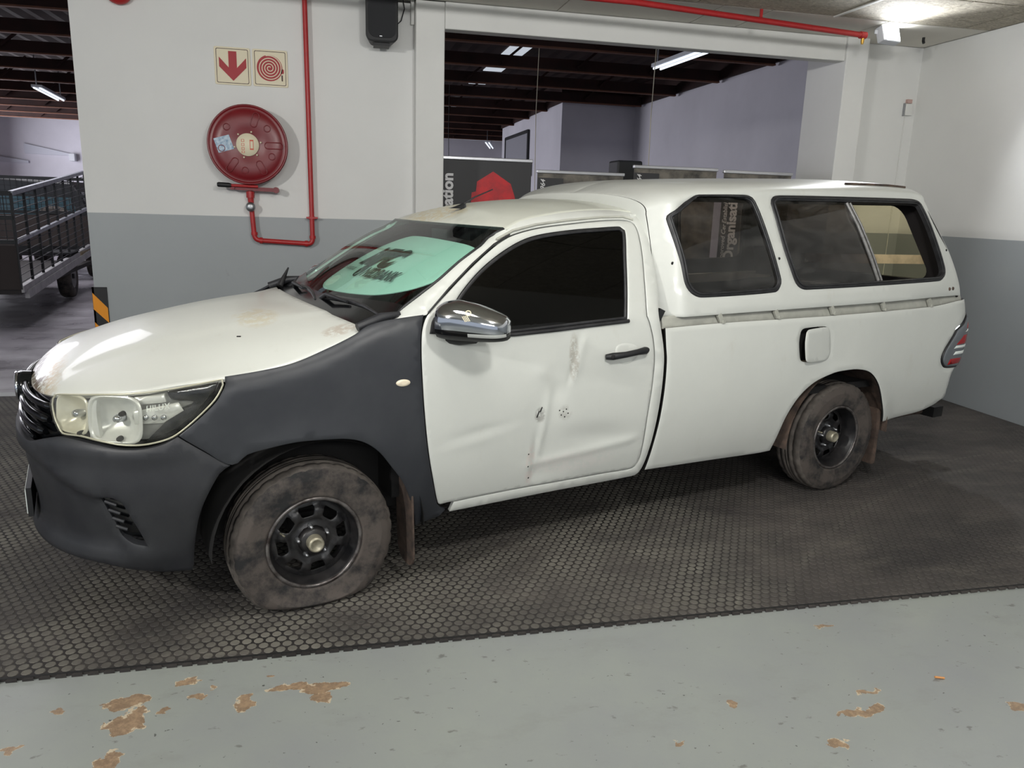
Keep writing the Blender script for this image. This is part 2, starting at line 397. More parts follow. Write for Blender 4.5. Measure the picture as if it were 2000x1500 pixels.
def mat_rubber(name, lit, gapc):
    """worn rubber: smooth dark scuffed areas, dusty areas where studs (lit) and the gaps between them (gapc) part company"""
    N = Nodes(name); g = N.n('ShaderNodeNewGeometry'); pos = g.outputs['Position']; X = N.xyz(pos)
    a = N.ramp(N.noise(.8, 6, .6, vec=pos, dist=.6), .34, .62); b = N.ramp(N.noise(3.2, 7, .72, vec=pos, sc=(.6, 1, 1)), .34, .66)
    f = N.math('ADD', N.math('MULTIPLY', N.math('MULTIPLY', a, b), .95), N.math('MULTIPLY', N.ramp(N.noise(1.9, 5, .6, vec=pos), .42, .72), .40))
    side = N.math('SUBTRACT', X[0], N.math('MULTIPLY', X[1], .45))          # the trafficked half is the dusty one
    sm = N.n('ShaderNodeMapRange', interpolation_type='SMOOTHSTEP'); N.l(N.math('ADD', side, N.math('MULTIPLY', N.noise(1.6, 4, vec=pos), 1.1)), sm.inputs[0]); sm.inputs[1].default_value = 2.5; sm.inputs[2].default_value = 3.5; sm.inputs[3].default_value = 1.0; sm.inputs[4].default_value = .10
    f = N.math('MULTIPLY', f, sm.outputs[0])
    # dusty wheel tracks swung round by turning cars
    dx = N.math('SUBTRACT', X[0], 5.6); dy = N.math('ADD', X[1], 4.1); rr = N.math('SQRT', N.math('ADD', N.math('MULTIPLY', dx, dx), N.math('MULTIPLY', dy, dy)))
    tr = None
    for r0, wd_, am in ((4.55, .03, .30), (4.72, .012, .35), (5.55, .04, .2), (5.25, .012, .25)):
        q = N.math('ABSOLUTE', N.math('SUBTRACT', rr, r0)); t_ = N.math('MULTIPLY', N.math('MULTIPLY', N.math('SUBTRACT', 1.0, N.math('MINIMUM', N.math('DIVIDE', q, wd_), 1.0)), b), am); tr = t_ if tr is None else N.math('ADD', tr, t_)
    f = N.math('MINIMUM', N.math('ADD', f, tr), 1.0)
    com = N.mix(N.ramp(N.noise(1.5, 7, .68, vec=pos, sc=(.7, 1, 1)), .34, .68), srgb(46, 44, 44), srgb(80, 75, 72))
    com = N.mix(N.math('MULTIPLY', N.ramp(N.noise(5, 7, .7, vec=pos, sc=(.4, 1.2, 1)), .52, .74), .5), com, srgb(100, 95, 88))
    N.color(N.mix(f, com, N.mix(N.ramp(N.noise(14, 5, .65, vec=pos), .3, .7), srgb(*lit), tuple(c * .8 for c in srgb(*lit)[:3]) + (1,)) if lit != gapc else srgb(*gapc))); N.bump(N.noise(90, 4, vec=pos), .2, .003)
    return N.set(.72, spec=.3)
M_mat = mat_rubber('rubber_mat_base', (34, 32, 31), (34, 32, 31))
M_stud = mat_rubber('rubber_mat_worn_studs', (122, 119, 110), (0, 0, 0))
M_tooth = plain('rubber_tooth_edge', (20, 20, 20), .7)

# ------------------------------------------------------------------ room shell
def struct(o): o['kind'] = 'structure'; return o
struct(MB().box((-9, -9, -.2), (5.9, 3.1, -.012)).build('floor', M_floor))
struct(MB().box((-16, 3.1, -.2), (7.5, 29.5, -.012)).build('floor', M_hallfloor))
struct(MB().box((-1.545, 2.93, -.012), (.985, 3.22, 3.15)).build('wall_back', M_wall))
struct(MB().box((5.02, 2.93, -.012), (5.72, 3.35, 3.15)).build('wall_back', M_wall))
struct(MB().box((5.72, -9, -.012), (5.92, 3.35, 3.15)).build('wall_right', M_wall))
bevel(struct(MB().box((.985, 2.79, -.012), (1.215, 3.22, 3.15)).build('trim_1', M_white)), .008)
bevel(struct(MB().box((1.215, 2.77, 2.95), (4.80, 2.90, 3.15)).build('trim_2', M_white)), .008)
bevel(struct(MB().box((4.80, 2.75, -.012), (5.02, 3.352, 3.15)).build('trim_3', M_wall)), .006)
ceil = struct(MB().box((-9, -9, 3.17), (5.92, 3.3, 3.25)).build('ceiling', M_smooth))
def ceiling_panel(x0, y0, x1, y1, m): bevel(MB().box((x0 + .005, y0 + .005, 3.148), (x1 - .005, y1 - .005, 3.172)).build('ceiling_panel', m, ceil), .003)
xs = [-2.6, -1.4, -.2, 1.0, 2.12, 3.28, 3.70, 4.75, 5.71]
for a, b in zip(xs, xs[1:]): ceiling_panel(a, 2.16, b, 2.765 if b < 4.9 else 2.92, M_smooth)
xr = [-2.95, -1.75, -.55, .65, 1.85, 3.05, 4.25, 4.90, 5.45, 5.71]
for ya, yb in ((1.45, 2.155), (.25, 1.445), (-.95, .245), (-2.15, -.955)):
    for a, b in zip(xr, xr[1:]): ceiling_panel(a, ya, b, yb, M_rough)
struct(MB().box((4.235, 1.45, 3.140), (4.262, 2.16, 3.150)).build('trim_4', M_white))
# the hall beyond
struct(MB().box((-16, 29.0, -.012), (7.5, 29.3, 4.2)).build('wall_far', M_hallwall))
struct(MB().box((7.3, 3.35, -.012), (7.5, 29, 3.97)).build('wall_hall_right', M_hallwall))
struct(MB().box((-16.2, 3.1, -.012), (-16, 29.3, 4.3)).build('wall_hall_left', M_hallwall))
struct(MB().box((5.9, 3.25, -.012), (7.3, 3.42, 3.97)).build('wall_hall_front', M_hallwall))
struct(MB().box((5.5, 14.4, -.012), (7.3, 21.2, 3.97)).build('wall_block', M_hallwall))
struct(MB().box((7.24, 3.35, 3.97), (7.5, 29, 4.44)).build('trim_5', M_timber))
struct(MB().box((5.46, 14.34, 3.97), (7.24, 21.24, 4.44)).build('trim_6', M_timber))
roof = MB(); nw = 150
for i in range(nw):   # corrugated sheeting
    x0 = -16 + 23.5 * i / nw; x1 = -16 + 23.5 * (i + 1) / nw; z0 = 4.42 + (.03 if i % 2 else 0); z1 = 4.42 + (.03 if (i + 1) % 2 else 0)
    roof.add([(x0, 3.2, z0), (x1, 3.2, z1), (x1, 29.3, z1), (x0, 29.3, z0), (x0, 3.2, z0 + .02), (x1, 3.2, z1 + .02), (x1, 29.3, z1 + .02), (x0, 29.3, z0 + .02)], [(0, 3, 2, 1), (4, 5, 6, 7)])
struct(roof.build('roof_sheeting', M_sheet, fix=False))
for k in range(12):
    y = 4.35 + 1.9 * k
    b = struct(MB().box((-15.9, y, 3.93), (7.23, y + .06, 4.12)).build('roof_beam', M_timber))
    MB().box((-15.9, y - .015, 3.912), (7.23, y + .075, 3.935)).build('bottom_batten', M_batten, b)
    for x in [-12 + 1.35 * j + (.3 if k % 2 else 0) for j in range(14)]:
        MB().bar((x, y - .03, 3.98), (x + .5, y - .03, 4.40), .05, .04).build('brace', M_timber, b)
for k in range(8):    # translucent sheets let daylight through between the beams
    y = 4.9 + 1.9 * k + 1.9
    N_ = None
    o = MB().box((3.45, y, 4.395), (3.85, y + 1.0, 4.41))
    if k == 0:
        M_sky = Nodes('translucent_roof_sheet'); M_sky.color(srgb(200, 205, 210)); M_sky = M_sky.set(.6, emit=(.75, .82, .9, 1), es=.6)
    struct(o.build('window_%d' % (k + 1), M_sky))
# ------------------------------------------------------------------ hall fittings
M_tube = Nodes('fluorescent_tube_glass'); M_tube.color((.9, .93, 1, 1)); M_tube = M_tube.set(.4, emit=(.85, .92, 1, 1), es=1.2)
M_lampwhite = plain('lamp_housing_white', (205, 208, 214), .5)
def fluoro(a, b, label, z):
    a = Vector(a); b = Vector(b); c = (a + b) / 2; t = empty('fluorescent_light', (c.x, c.y, z)); A = a - c; B = b - c
    A = Vector((A.x, A.y, 0)); B = Vector((B.x, B.y, 0)); s = (B - A).cross(Vector((0, 0, 1))).normalized() * .055
    MB().bar(A, B, .20, .05).build('housing', M_lampwhite, t)
    for k in (-1, 1): MB().tube([A + s * k - Vector((0, 0, .04)), B + s * k - Vector((0, 0, .04))], .016, 8).build('tube', M_tube, t)
    for e in (A, B): MB().box((e.x - .01, e.y - .01, .02), (e.x + .01, e.y + .01, .73)).build('hanger', M_steel, t)
    tag(t, label, 'light', 'fluorescent lights under the hall roof')
fluoro((5.06, 7.75, 0), (5.13, 6.35, 0), 'white twin tube fluorescent light hanging just below the white beam', 3.7)
fluoro((-5.62, 14.7, 0), (-5.85, 16.9, 0), 'twin tube fluorescent light above the caged trailer on the left', 3.7)
fluoro((6.0, 25.6, 0), (5.35, 23.0, 0), 'white fluorescent light low beside the far end of the white block wall', 3.7)
# mesh gate high on the block's lit face
g = empty('mesh_gate', (5.49, 19.0, 2.5))
for y in (-1.45, 1.5): MB().box((-.05, y - .05, -.9), (0, y + .05, 1.12)).build('frame_post', M_black, g)
MB().box((-.05, -1.45, 1.05), (0, 1.5, 1.14)).build('frame_rail', M_black, g)
MB().box((-.03, -1.4, -.9), (-.015, 1.45, 1.05)).build('mesh_sheet', plain('grey_mesh', (150, 150, 158), .7, var=.2, vs=60), g)
MB().box((-.12, -1.85, -.1), (0, -1.7, .3)).build('hinge', M_black, g)
tag(g, 'dark framed grey mesh gate high on the pale block wall', 'gate')
for (px, py, pz, top, lb) in ((3.55, 9.0, 2.15, 3.95, 'thin pale rope hanging from the roof left of the dark box'), (4.85, 7.3, 2.1, 3.7, 'thin pale rope hanging below the nearest fluorescent light'), (2.55, 12.1, 2.2, 3.9, 'thin dark rope hanging above the red logo banner')):
    tag(MB().tube([(px, py, 4.43), (px - .02, py, (top + pz) / 2), (px + .03, py, pz - 1.6)], .006, 6).build('hanging_rope', M_cream if 'pale' in lb else M_black), lb, 'rope')
# dark loudspeaker box behind the banners
bx = MB().box((3.33, 4.45, 0), (3.62, 4.75, 2.12)); bx = bevel(bx.build('cabinet_box', M_black), .02)
tag(bx, 'tall dark box standing behind the gap between the banners', 'box')

# ------------------------------------------------------------------ roll-up banners
M_banner = plain('banner_charcoal_print', (58, 58, 60), .55)
M_bred = plain('banner_red_print', (214, 38, 44), .5, var=.25, vs=9, rgb2=(176, 40, 46))
M_btext = plain('banner_white_print', (235, 235, 235), .5)
M_photo = plain('banner_photo_print', (128, 122, 112), .6, var=.6, vs=7, rgb2=(52, 52, 50))
def banner(x0, x1, y, top, logo, label):
    t = empty('roll_up_banner', (x0, y, -.012)); w = x1 - x0; H = top + .012
    MB().box((0, -.004, .10), (w, .002, H)).build('printed_sheet', M_banner if logo else M_photo, t)
    if not logo: MB().box((0, -.0055, .10), (w * .30, -.0045, H - .04)).build('charcoal_strip', M_banner, t)
    bevel(MB().box((-.01, -.02, H), (w + .01, .02, H + .03)).build('top_rail', M_alu, t), .006)
    bevel(MB().box((-.005, -.10, 0), (w + .005, .10, .10)).build('base_cassette', M_alu, t), .02)
    MB().box((w * .5 - .012, .02, .1), (w * .5 + .012, .04, H)).build('support_pole', M_steel, t)
    up = lambda dx, z0: (lambda a, b: (dx - b, -.008, z0 + a))
    k = w / .86
    lettering('small_lettering', 'Approved Cer', up(.075 * k, H - .85), M_btext, t, size=.062, shear=.25, bold=.001)
    lettering('small_lettering', 'Established 1964', up(.075 * k, H - .475), M_btext, t, size=.062, shear=.25, bold=.001)
    lettering('large_lettering', 'Organisation', up(.195 * k, H - .845), M_btext, t, size=.140, bold=.005)
    if logo:
        c = (w * .62, H - .36)
        P = [(c[0] + r * math.cos(math.radians(a)), c[1] + r * math.sin(math.radians(a))) for a, r in ((90, .27), (45, .235), (0, .225), (-45, .235), (-90, .25), (-135, .22), (-158, .21), (-180, .2), (158, .21), (150, .18), (130, .23))]
        MB().prism(P, lambda a, b, d: (a, -.0075 + d, b), .003).build('red_emblem', M_bred, t)
    tag(t, label, 'banner', 'roll up banners standing in the opening')
banner(1.16, 2.10, 3.36, 1.99, True, 'charcoal roll up banner with a red emblem beside the white column')
banner(2.17, 3.01, 3.40, 1.905, False, 'low photo banner with white lettering just right of the red emblem banner')
banner(3.11, 3.96, 3.38, 1.985, False, 'grey topped banner above the middle of the canopy roof')
banner(4.00, 4.72, 3.30, 1.97, False, 'grey topped banner behind the canopy nearest the right pillar')

# ------------------------------------------------------------------ wall fittings
# loudspeaker
sp = empty('wall_loudspeaker', (.715, 2.78, 2.80))
fr = rounded(-.125, 0, .125, .46, .05)
cab = MB().prism(fr, lambda a, b, d: (a * (1 - .25 * d / .22), -.11 + d, b + .02 * d), .22).build('cabinet', M_black, sp); bevel(cab, .012)
MB().prism(rounded(-.105, .03, .105, .30, .06), lambda a, b, d: (a, -.118 + d, b), .01).build('grille', plain('speaker_grille', (34, 35, 38), .7, bump=.6, bs=500), sp)
MB().prism(rounded(-.02, .035, .0, .042, .003, 2), lambda a, b, d: (a, -.121 + d, b), .004).build('badge', M_steel, sp)
MB().lathe([(.0, 0), (.03, 0), (.035, .01), (0, .01)], 16, Matrix.Translation((0, -.12, .375)) @ Matrix.Rotation(math.pi / 2, 4, 'X')).build('tweeter_horn', M_black, sp)
MB().box((-.06, -.07, -.02), (.06, .06, .005)).build('foot', M_black, sp)
MB().box((-.02, .1, .15), (.02, .15, .28)).build('bracket', M_black, sp)
MB().tube([(.10, .05, .14), (.16, .08, .2), (.19, .12, .3), (.17, .14, .42)], .004, 6).build('cable', M_black, sp)
tag(sp, 'black loudspeaker box mounted high on the white wall by the column', 'loudspeaker')
tag(bevel(MB().box((.955, 2.885, 2.985), (.983, 2.93, 3.17)).build('cable_trunking', M_white), .004), 'short white cable trunking beside the column top', 'trunking')
rb = empty('alarm_bell', (-1.19, 2.90, 3.06))
MB().lathe([(0, 0), (.05, 0), (.085, .012), (.1, .035), (.1, .05), (0, .05)], 28, Matrix.Translation((0, -.05, 0)) @ Matrix.Rotation(-math.pi / 2, 4, 'X')).build('bell_dome', M_red, rb)
MB().box((-.03, -.01, -.03), (.03, .03, .03)).build('mount', M_red, rb)
tag(rb, 'red round alarm bell at the top left of the white wall', 'bell')
# fire signs
def sign_board(x0, z0, w, h, name, label):
    t = empty(name, (x0, 2.93, z0)); bevel(MB().prism(rounded(0, 0, w, h, .012), lambda a, b, d: (a, -.008 + d, b), .008).build('board', M_cream, t), .002)
    o = rounded(.014, .012, w - .014, h - .012, .012); i = rounded(.018, .016, w - .018, h - .016, .010); n = len(o)
    m = MB(); m.add([(a, -.0092, b) for a, b in o + i], [(k, (k + 1) % n, n + (k + 1) % n, n + k) for k in range(n)]); m.build('border_line', M_signink, t, fix=False)
    tag(t, label, 'sign', 'fire signs'); return t
s1 = sign_board(-.55, 2.452, .265, .275, 'fire_arrow_sign', 'cream sign with a red arrow pointing down above the hose reel')
ar = [(.105, .245), (.165, .245), (.165, .125), (.235, .20), (.235, .13), (.135, .03), (.035, .13), (.035, .20), (.105, .125)]
MB().prism(ar, lambda a, b, d: (a, -.0105 + d, b), .002).build('arrow', M_signred, s1)
s2 = sign_board(-.268, 2.455, .262, .272, 'fire_hose_sign', 'cream sign with a red coiled hose symbol beside the pipe')
MB().prism([(.126 + .096 * math.cos(2 * math.pi * k / 48), .137 + .096 * math.sin(2 * math.pi * k / 48)) for k in range(48)], lambda a, b, d: (a, -.0105 + d, b), .002).build('coil_disc', M_signred, s2)
m = MB(); pts = []
for k in range(140):
    t = k / 139; a = 2 * math.pi * 4.2 * t + .6; r = .008 + .085 * t; pts.append((.126 + r * math.cos(a), .137 + r * math.sin(a), a))
vs = [];
for x, z, a in pts:
    for e in (-.0032, .0032): vs.append((x + e * math.cos(a), -.0112, z + e * math.sin(a)))
m.add(vs, [(2 * k, 2 * k + 1, 2 * k + 3, 2 * k + 2) for k in range(139)]); m.build('spiral_line', M_cream, s2, fix=False)
MB().prism(rounded(.205, .10, .232, .135, .01), lambda a, b, d: (a, -.0105 + d, b), .002).build('nozzle_mark', M_signred, s2)
MB().prism(rounded(.213, .045, .223, .09, .004), lambda a, b, d: (a, -.0105 + d, b), .002).build('spray_mark', M_signink, s2)
# hose reel
hr = empty('fire_hose_reel', (-.315, 2.93, 2.0))
RX = Matrix.Rotation(math.pi / 2, 4, 'X')   # local z -> -y
prof = [(0, .165), (.10, .165), (.125, .172), (.20, .172), (.255, .166), (.272, .155), (.285, .160), (.294, .170), (.300, .160), (.297, .140), (.285, .128), (.270, .125), (.10, .125), (0, .125)]
MB().lathe(prof, 64, RX).build('front_disc', M_reel, hr)
MB().lathe([(0, .02), (.27, .02), (.285, .015), (.292, .022), (.285, .035), (.25, .04), (0, .04)], 64, RX).build('back_disc', M_reel, hr)
hs = MB()
for r, h in ((.235, .055), (.235, .082), (.235, .109), (.205, .068), (.205, .096)): hs.tube([(r * math.cos(2 * math.pi * k / 40), -h, r * math.sin(2 * math.pi * k / 40)) for k in range(40)], .0135, 8, closed=True)
hs.build('hose', M_black, hr)
lab = MB().lathe([(0, .176), (.083, .176), (.085, .172)], 40, RX).build('centre_label', M_cream, hr)
M_lred = plain('label_orange_red', (206, 88, 60), .5)
for k, (x, z, w_, h_) in enumerate(((-.035, .03, .022, .02), (-.035, .0, .022, .02), (-.035, -.03, .022, .02), (-.035, -.055, .022, .016), (.03, .0, .028, .075))):
    m = MB(); o = [(-w_ / 2, -h_ / 2), (w_ / 2, -h_ / 2), (w_ / 2, h_ / 2), (-w_ / 2, h_ / 2)]; i = [(a * .68, b * .72) for a, b in o]
    m.add([(x + a, -.1768, z + b) for a, b in o + i], [(q, (q + 1) % 4, 4 + (q + 1) % 4, 4 + q) for q in range(4)]); m.build('pictogram', M_lred, lab, fix=False)
for k in range(6):
    a = math.radians(60 * k + 12); MB().lathe([(0, .181), (.006, .181), (.007, .172)], 10, Matrix.Translation((.100 * math.cos(a), 0, .100 * math.sin(a))) @ RX).build('bolt', M_cream, hr)
stk = MB().prism([(-.06, -.055), (.06, -.055), (.06, .055), (-.06, .055)], lambda a, b, d: (-.175 + a * math.cos(.32) - b * math.sin(.32), -.1745 + d, .0 + a * math.sin(.32) * .9 + b * math.cos(.32)), .002).build('service_sticker', plain('service_sticker_print', (198, 214, 226), .5, var=.5, vs=55, rgb2=(120, 150, 180)), hr)
for a, l in ((0, 1), (72, .7), (140, 0), (190, .0), (232, .8), (262, 0), (300, .7), (40, 0), (335, 0)):
    ca = math.cos(math.radians(a)); sa = math.sin(math.radians(a)); P = []
    L = .045 * l
    for k in range(24):
        t = 2 * math.pi * k / 24; u = .024 * math.cos(t) + (L if math.cos(t) > 0 else -L); v = .024 * math.sin(t); P.append(((.195 + u) * ca - v * sa, -.172, (.195 + u) * sa + v * ca))
    MB().tube(P, .004, 6, closed=True).build('pressed_ridge', M_reel, hr)
brk = MB(); brk.bar((-.14, -.10, -.325), (.20, -.10, -.335), .03, .03); brk.tube([(.195, -.14, -.335), (.195, -.06, -.335)], .024, 12); brk.tube([(-.135, -.13, -.325), (-.135, -.06, -.325)], .018, 12)
brk.bar((0, -.09, -.32), (0, -.02, -.05), .05, .03); brk.box((-.06, -.02, -.2), (.06, 0, .12)); brk.build('bracket', M_reel, hr)
nz_ = MB().tube([(-.15, -.13, -.308), (.06, -.13, -.312)], .012, 10).build('nozzle_rod', M_red, hr); MB().tube([(-.245, -.13, -.305), (-.235, -.13, -.305), (-.16, -.13, -.308), (-.14, -.13, -.308)], [.014, .019, .019, .014], 12).build('nozzle_grip', M_black, nz_)
tag(hr, 'dark red round fire hose reel with cream centre label on the wall', 'hose reel')
# water pipe with valve
pp = empty('fire_water_pipe', (0, 2.926, 0))
def bend(pts, r=.05, n=6):
    P = [Vector(p) for p in pts]; out = [P[0]]
    for i in range(1, len(P) - 1):
        a = (P[i - 1] - P[i]).normalized(); b = (P[i + 1] - P[i]).normalized(); s = P[i] + a * r; e = P[i] + b * r
        for k in range(n + 1):
            t = k / n; out.append(s * (1 - t)**2 + P[i] * 2 * t * (1 - t) + e * t * t)
    return out + [P[-1]]
MB().tube(bend([(.138, -.05, 3.146), (.150, -.05, 1.245), (-.305, -.05, 1.268), (-.318, -.05, 1.50)], .045), .0195, 14).build('pipe', M_red, pp)
MB().tube([(-.318, -.05, 1.49), (-.322, -.06, 1.60), (-.322, -.07, 1.68)], [.02, .024, .018], 14).build('valve_body', M_red, pp)
MB().tube([(-.322, -.065, 1.60), (-.322, -.065, 1.65)], .032, 8).build('hex_nut', M_red, pp)
vw = MB().lathe([(0, .11), (.02, .112), (.034, .10), (.038, .09), (.034, .075), (0, .07)], 20, Matrix.Translation((-.322, 0, 1.53)) @ RX).build('valve_knob', M_steel, pp)
for (x, z, dx, dz) in ((.149, 1.455, 0, 1), (.15, 1.30, 0, 1), (.10, 1.2475, 1, 0), (-.255, 1.2655, 1, 0), (-.3055, 1.32, 0, 1)):
    MB().tube([(x - dx * .012, -.05, z - dz * .012), (x + dx * .012, -.05, z + dz * .012)], .0255 if z < 1.4 else .026, 14).build('coupling', M_red, pp)
MB().box((.105, -.075, 1.45), (.195, -.0, 1.463)).build('wall_clamp', M_red, pp)
tag(pp, 'red water pipe running down the wall and up to the hose reel', 'pipe')
# ceiling sprinkler pipe
cp = empty('sprinkler_pipe', (0, 0, 3.06))
MB().tube([(-2.5, 2.02, .04), (2.5, 2.02, .02), (4.60, 2.27, -.005)], .022, 14).build('pipe', M_red, cp)
MB().tube([(4.57, 2.268, -.005), (4.625, 2.274, -.005)], .028, 14).build('end_cap', M_red, cp)
MB().tube([(4.60, 2.27, -.02), (4.60, 2.27, -.055), (4.60, 2.27, -.075)], [.014, .014, .009], 10).build('sprinkler_head', plain('brass', (190, 150, 70), .35, .8), cp)
for x in (1.6, 3.6): MB().box((x - .01, 2.02 + (.13 if x > 3 else 0) - .004, .0), (x + .01, 2.03 + (.13 if x > 3 else 0), .10)).build('hanger', M_red, cp)
tag(cp, 'red sprinkler pipe running under the ceiling above the opening', 'pipe')
# lit floodlight in the corner
M_led = Nodes('floodlight_led_glass'); M_led.color((1, 1, 1, 1)); M_led = M_led.set(.3, emit=(.95, .98, 1, 1), es=30)
fl = empty('corner_floodlight', (4.87, 2.30, 3.085)); Mx = Matrix.Rotation(math.radians(12), 4, 'Z') @ Matrix.Rotation(math.radians(-18), 4, 'X')
bevel(MB().box((-.10, -.02, -.065), (.10, .05, .065), Mx).build('housing', M_lampwhite, fl), .008)
MB().box((-.088, -.0235, -.053), (.088, -.0205, .053), Mx).build('led_panel', M_led, fl)
MB().bar((-.115, .02, 0), (-.115, .02, .03), .01, .03).build('bracket', M_lampwhite, fl); MB().box((-.04, .0, .02), (.04, .06, .03)).build('mount', M_lampwhite, fl)
tag(fl, 'lit white floodlight under the ceiling in the right corner', 'floodlight')
lamp('corner_floodlight_beam', 'SPOT', (4.855, 2.23, 3.06), (3.4, -1.6, .2), 130, (.96, .98, 1), .08, spot=2.3, blend=.5)
# junction box and cable
jb = empty('junction_box', (5.625, 2.93, 2.60))
bevel(MB().box((-.035, -.04, -.055), (.035, 0, .05)).build('box', M_white, jb), .005)
MB().box((-.04, -.03, -.06), (-.035, 0, .055)).build('left_edge_strip', M_steel, jb); MB().box((-.02, -.03, .055), (.03, 0, .09)).build('cable_gland', plain('pale_pink_putty', (190, 160, 152), .7), jb)  # thin steel-coloured strip along the left edge of the box
MB().tube([(-.01, -.006, -.06), (-.012, -.006, -.8), (-.012, -.006, -2.4)], .004, 6).build('cable', M_white, jb)
tag(jb, 'small white junction box with a thin cable in the right corner', 'junction box')
MB_ = MB().tube([(5.40, 2.55, 3.17), (5.40, 2.55, 3.12), (5.40, 2.54, 3.10)], .012, 8).build('ceiling_hook', M_black); tag(MB_, 'small dark hook under the ceiling right of the floodlight', 'hook')
# hazard corner guard
cg = empty('corner_guard', (-1.552, 2.93, -.012))
MB().box((-.008, -.012, 0), (.10, 0, .885)).build('front_strip', M_black, cg); MB().box((-.008, -.012, 0), (.007, .10, .885)).build('side_strip', M_black, cg)
M_or = plain('hazard_orange', (236, 150, 22), .55)
for k in range(5):
    z = .60 - .235 * k + .0
    P = [(-.006, z + .24), (.098, z + .12), (.098, z + .0), (-.006, z + .11)]
    P = [(a, max(0.004, b)) for a, b in P]
    if max(b for a, b in P) > .05: MB().prism(P, lambda a, b, d: (a, -.0145 + d, b), .003).build('orange_stripe', M_or, cg)
tag(cg, 'black and orange striped corner guard at the end of the wall', 'corner guard')

# ------------------------------------------------------------------ rubber mat with interlocking edge and studs
mx0, mx1, my0, my1 = -4.2, 5.715, -1.155, 2.925
mt = MB(); pts = []; pitch = .0504; n = int((mx1 - mx0) / pitch)
for k in range(n):
    x = mx0 + k * pitch; a = pitch * .12
    pts += [(x, my0), (x + .011, my0), (x + .007, my0 - .010), (x + .042, my0 - .010), (x + .038, my0)]
pts += [(mx1, my0), (mx1, my1), (mx0, my1)]
mt.prism(pts, lambda a, b, d: (a, b, d - .011), .009)
mo = mt.build('rubber_floor_mat', M_mat, fix=True)
MB().box((mx0, my0, -.0022), (mx1, my0 + .010, -.0012)).build('edge_bead', M_tooth, mo)
tag(mo, 'black studded rubber floor mat with interlocking toothed edge under the pickup', 'mat')
sv_ = []; sf_ = []; R0 = .0178; px_ = .0417; py_ = px_ * .866; nn = 9; row = 0; y = my0 + .030
ring = [(math.cos(2 * math.pi * k / nn), math.sin(2 * math.pi * k / nn)) for k in range(nn)]
while y < 2.9:
    x = -3.3 + (px_ / 2 if row % 2 else 0)
    while x < mx1 - .03:
        b = len(sv_)
        sv_ += [(x + R0 * c, y + R0 * s, -.002) for c, s in ring] + [(x + R0 * .88 * c, y + R0 * .88 * s, 0.0) for c, s in ring]
        sf_.append(tuple(b + nn + k for k in range(nn))); sf_ += [(b + k, b + (k + 1) % nn, b + nn + (k + 1) % nn, b + nn + k) for k in range(nn)]
        x += px_
    y += py_; row += 1
me = bpy.data.meshes.new('studs'); me.from_pydata(sv_, [], sf_); me.materials.append(M_stud); so = link('studs', me, mo); so['kind'] = 'stuff'
# ------------------------------------------------------------------ pickup truck (built in its own frame: nose to -x, seen side -y)
def interp(x, T):
    n = len(T)
    if x <= T[0][0]: return T[0][1] + (x - T[0][0]) * (T[1][1] - T[0][1]) / (T[1][0] - T[0][0])
    if x >= T[-1][0]: return T[-1][1] + (x - T[-1][0]) * (T[-1][1] - T[-2][1]) / (T[-1][0] - T[-2][0])
    i = 0
    while x > T[i + 1][0]: i += 1
    x0, y0 = T[i]; x1, y1 = T[i + 1]; h = x1 - x0; d = (y1 - y0) / h
    m0 = d if i == 0 else ((y1 - T[i - 1][1]) / (x1 - T[i - 1][0])); m1 = d if i == n - 2 else ((T[i + 2][1] - y0) / (T[i + 2][0] - x0)); t = (x - x0) / h
    return (2 * t**3 - 3 * t * t + 1) * y0 + (t**3 - 2 * t * t + t) * h * m0 + (-2 * t**3 + 3 * t * t) * y1 + (t**3 - t * t) * h * m1
def sstep(a, b, x):
    t = max(0, min(1, (x - a) / (b - a))); return t * t * (3 - 2 * t)
def gs(x, c, w): return math.exp(-((x - c) / w)**2)
W_BODY = [(.15, .79), (.3, .835), (.4, .865), (.5, .885), (.62, .898), (.75, .902), (.88, .897), (1.0, .886), (1.1, .872), (1.14, .858), (1.25, .812), (1.38, .75), (1.48, .692), (1.53, .652), (1.565, .61), (1.59, .56), (1.61, .5)]
XC, LF, XR, LR, NEXP = -.30, 1.3, 4.05, .3, 2.35
FRONT = [(.15, -.93), (.2, -.955), (.25, -.98), (.3, -.99), (.36, -.996), (.42, -1.0), (.5, -1.012), (.58, -1.022), (.66, -1.014), (.74, -1.0), (.82, -.987), (.9, -.97), (.98, -.93), (1.05, -.87)]
REAR = [(.4, .012), (.5, .02), (.6, .03), (.65, .06), (.7, .14), (.8, .23), (.9, .273), (1.0, .262), (1.1, .225), (1.2, .2)]
XDOOR = [(1.10, .45), (1.163, .475), (1.259, .593), (1.353, .719), (1.43, .839), (1.475, .936), (1.52, .95), (1.65, .95)]
ZRIDGE = [(-.6, .965), (-.3, .99), (-.1, 1.02), (.05, 1.06), (.2, 1.13), (.35, 1.19), (.6, 1.25)]
def w_side(x, z):
    w = interp(min(z, 1.2), W_BODY)
    for cx, cz in ((.02, .30), (3.06, .33)):
        w += .014 * math.exp(-((math.hypot(x - cx, z - cz) - .40) / .075)**2) * sstep(.1, .45, z)
    return w - .02 * sstep(.3, -.6, x) * sstep(1.2, .6, z)
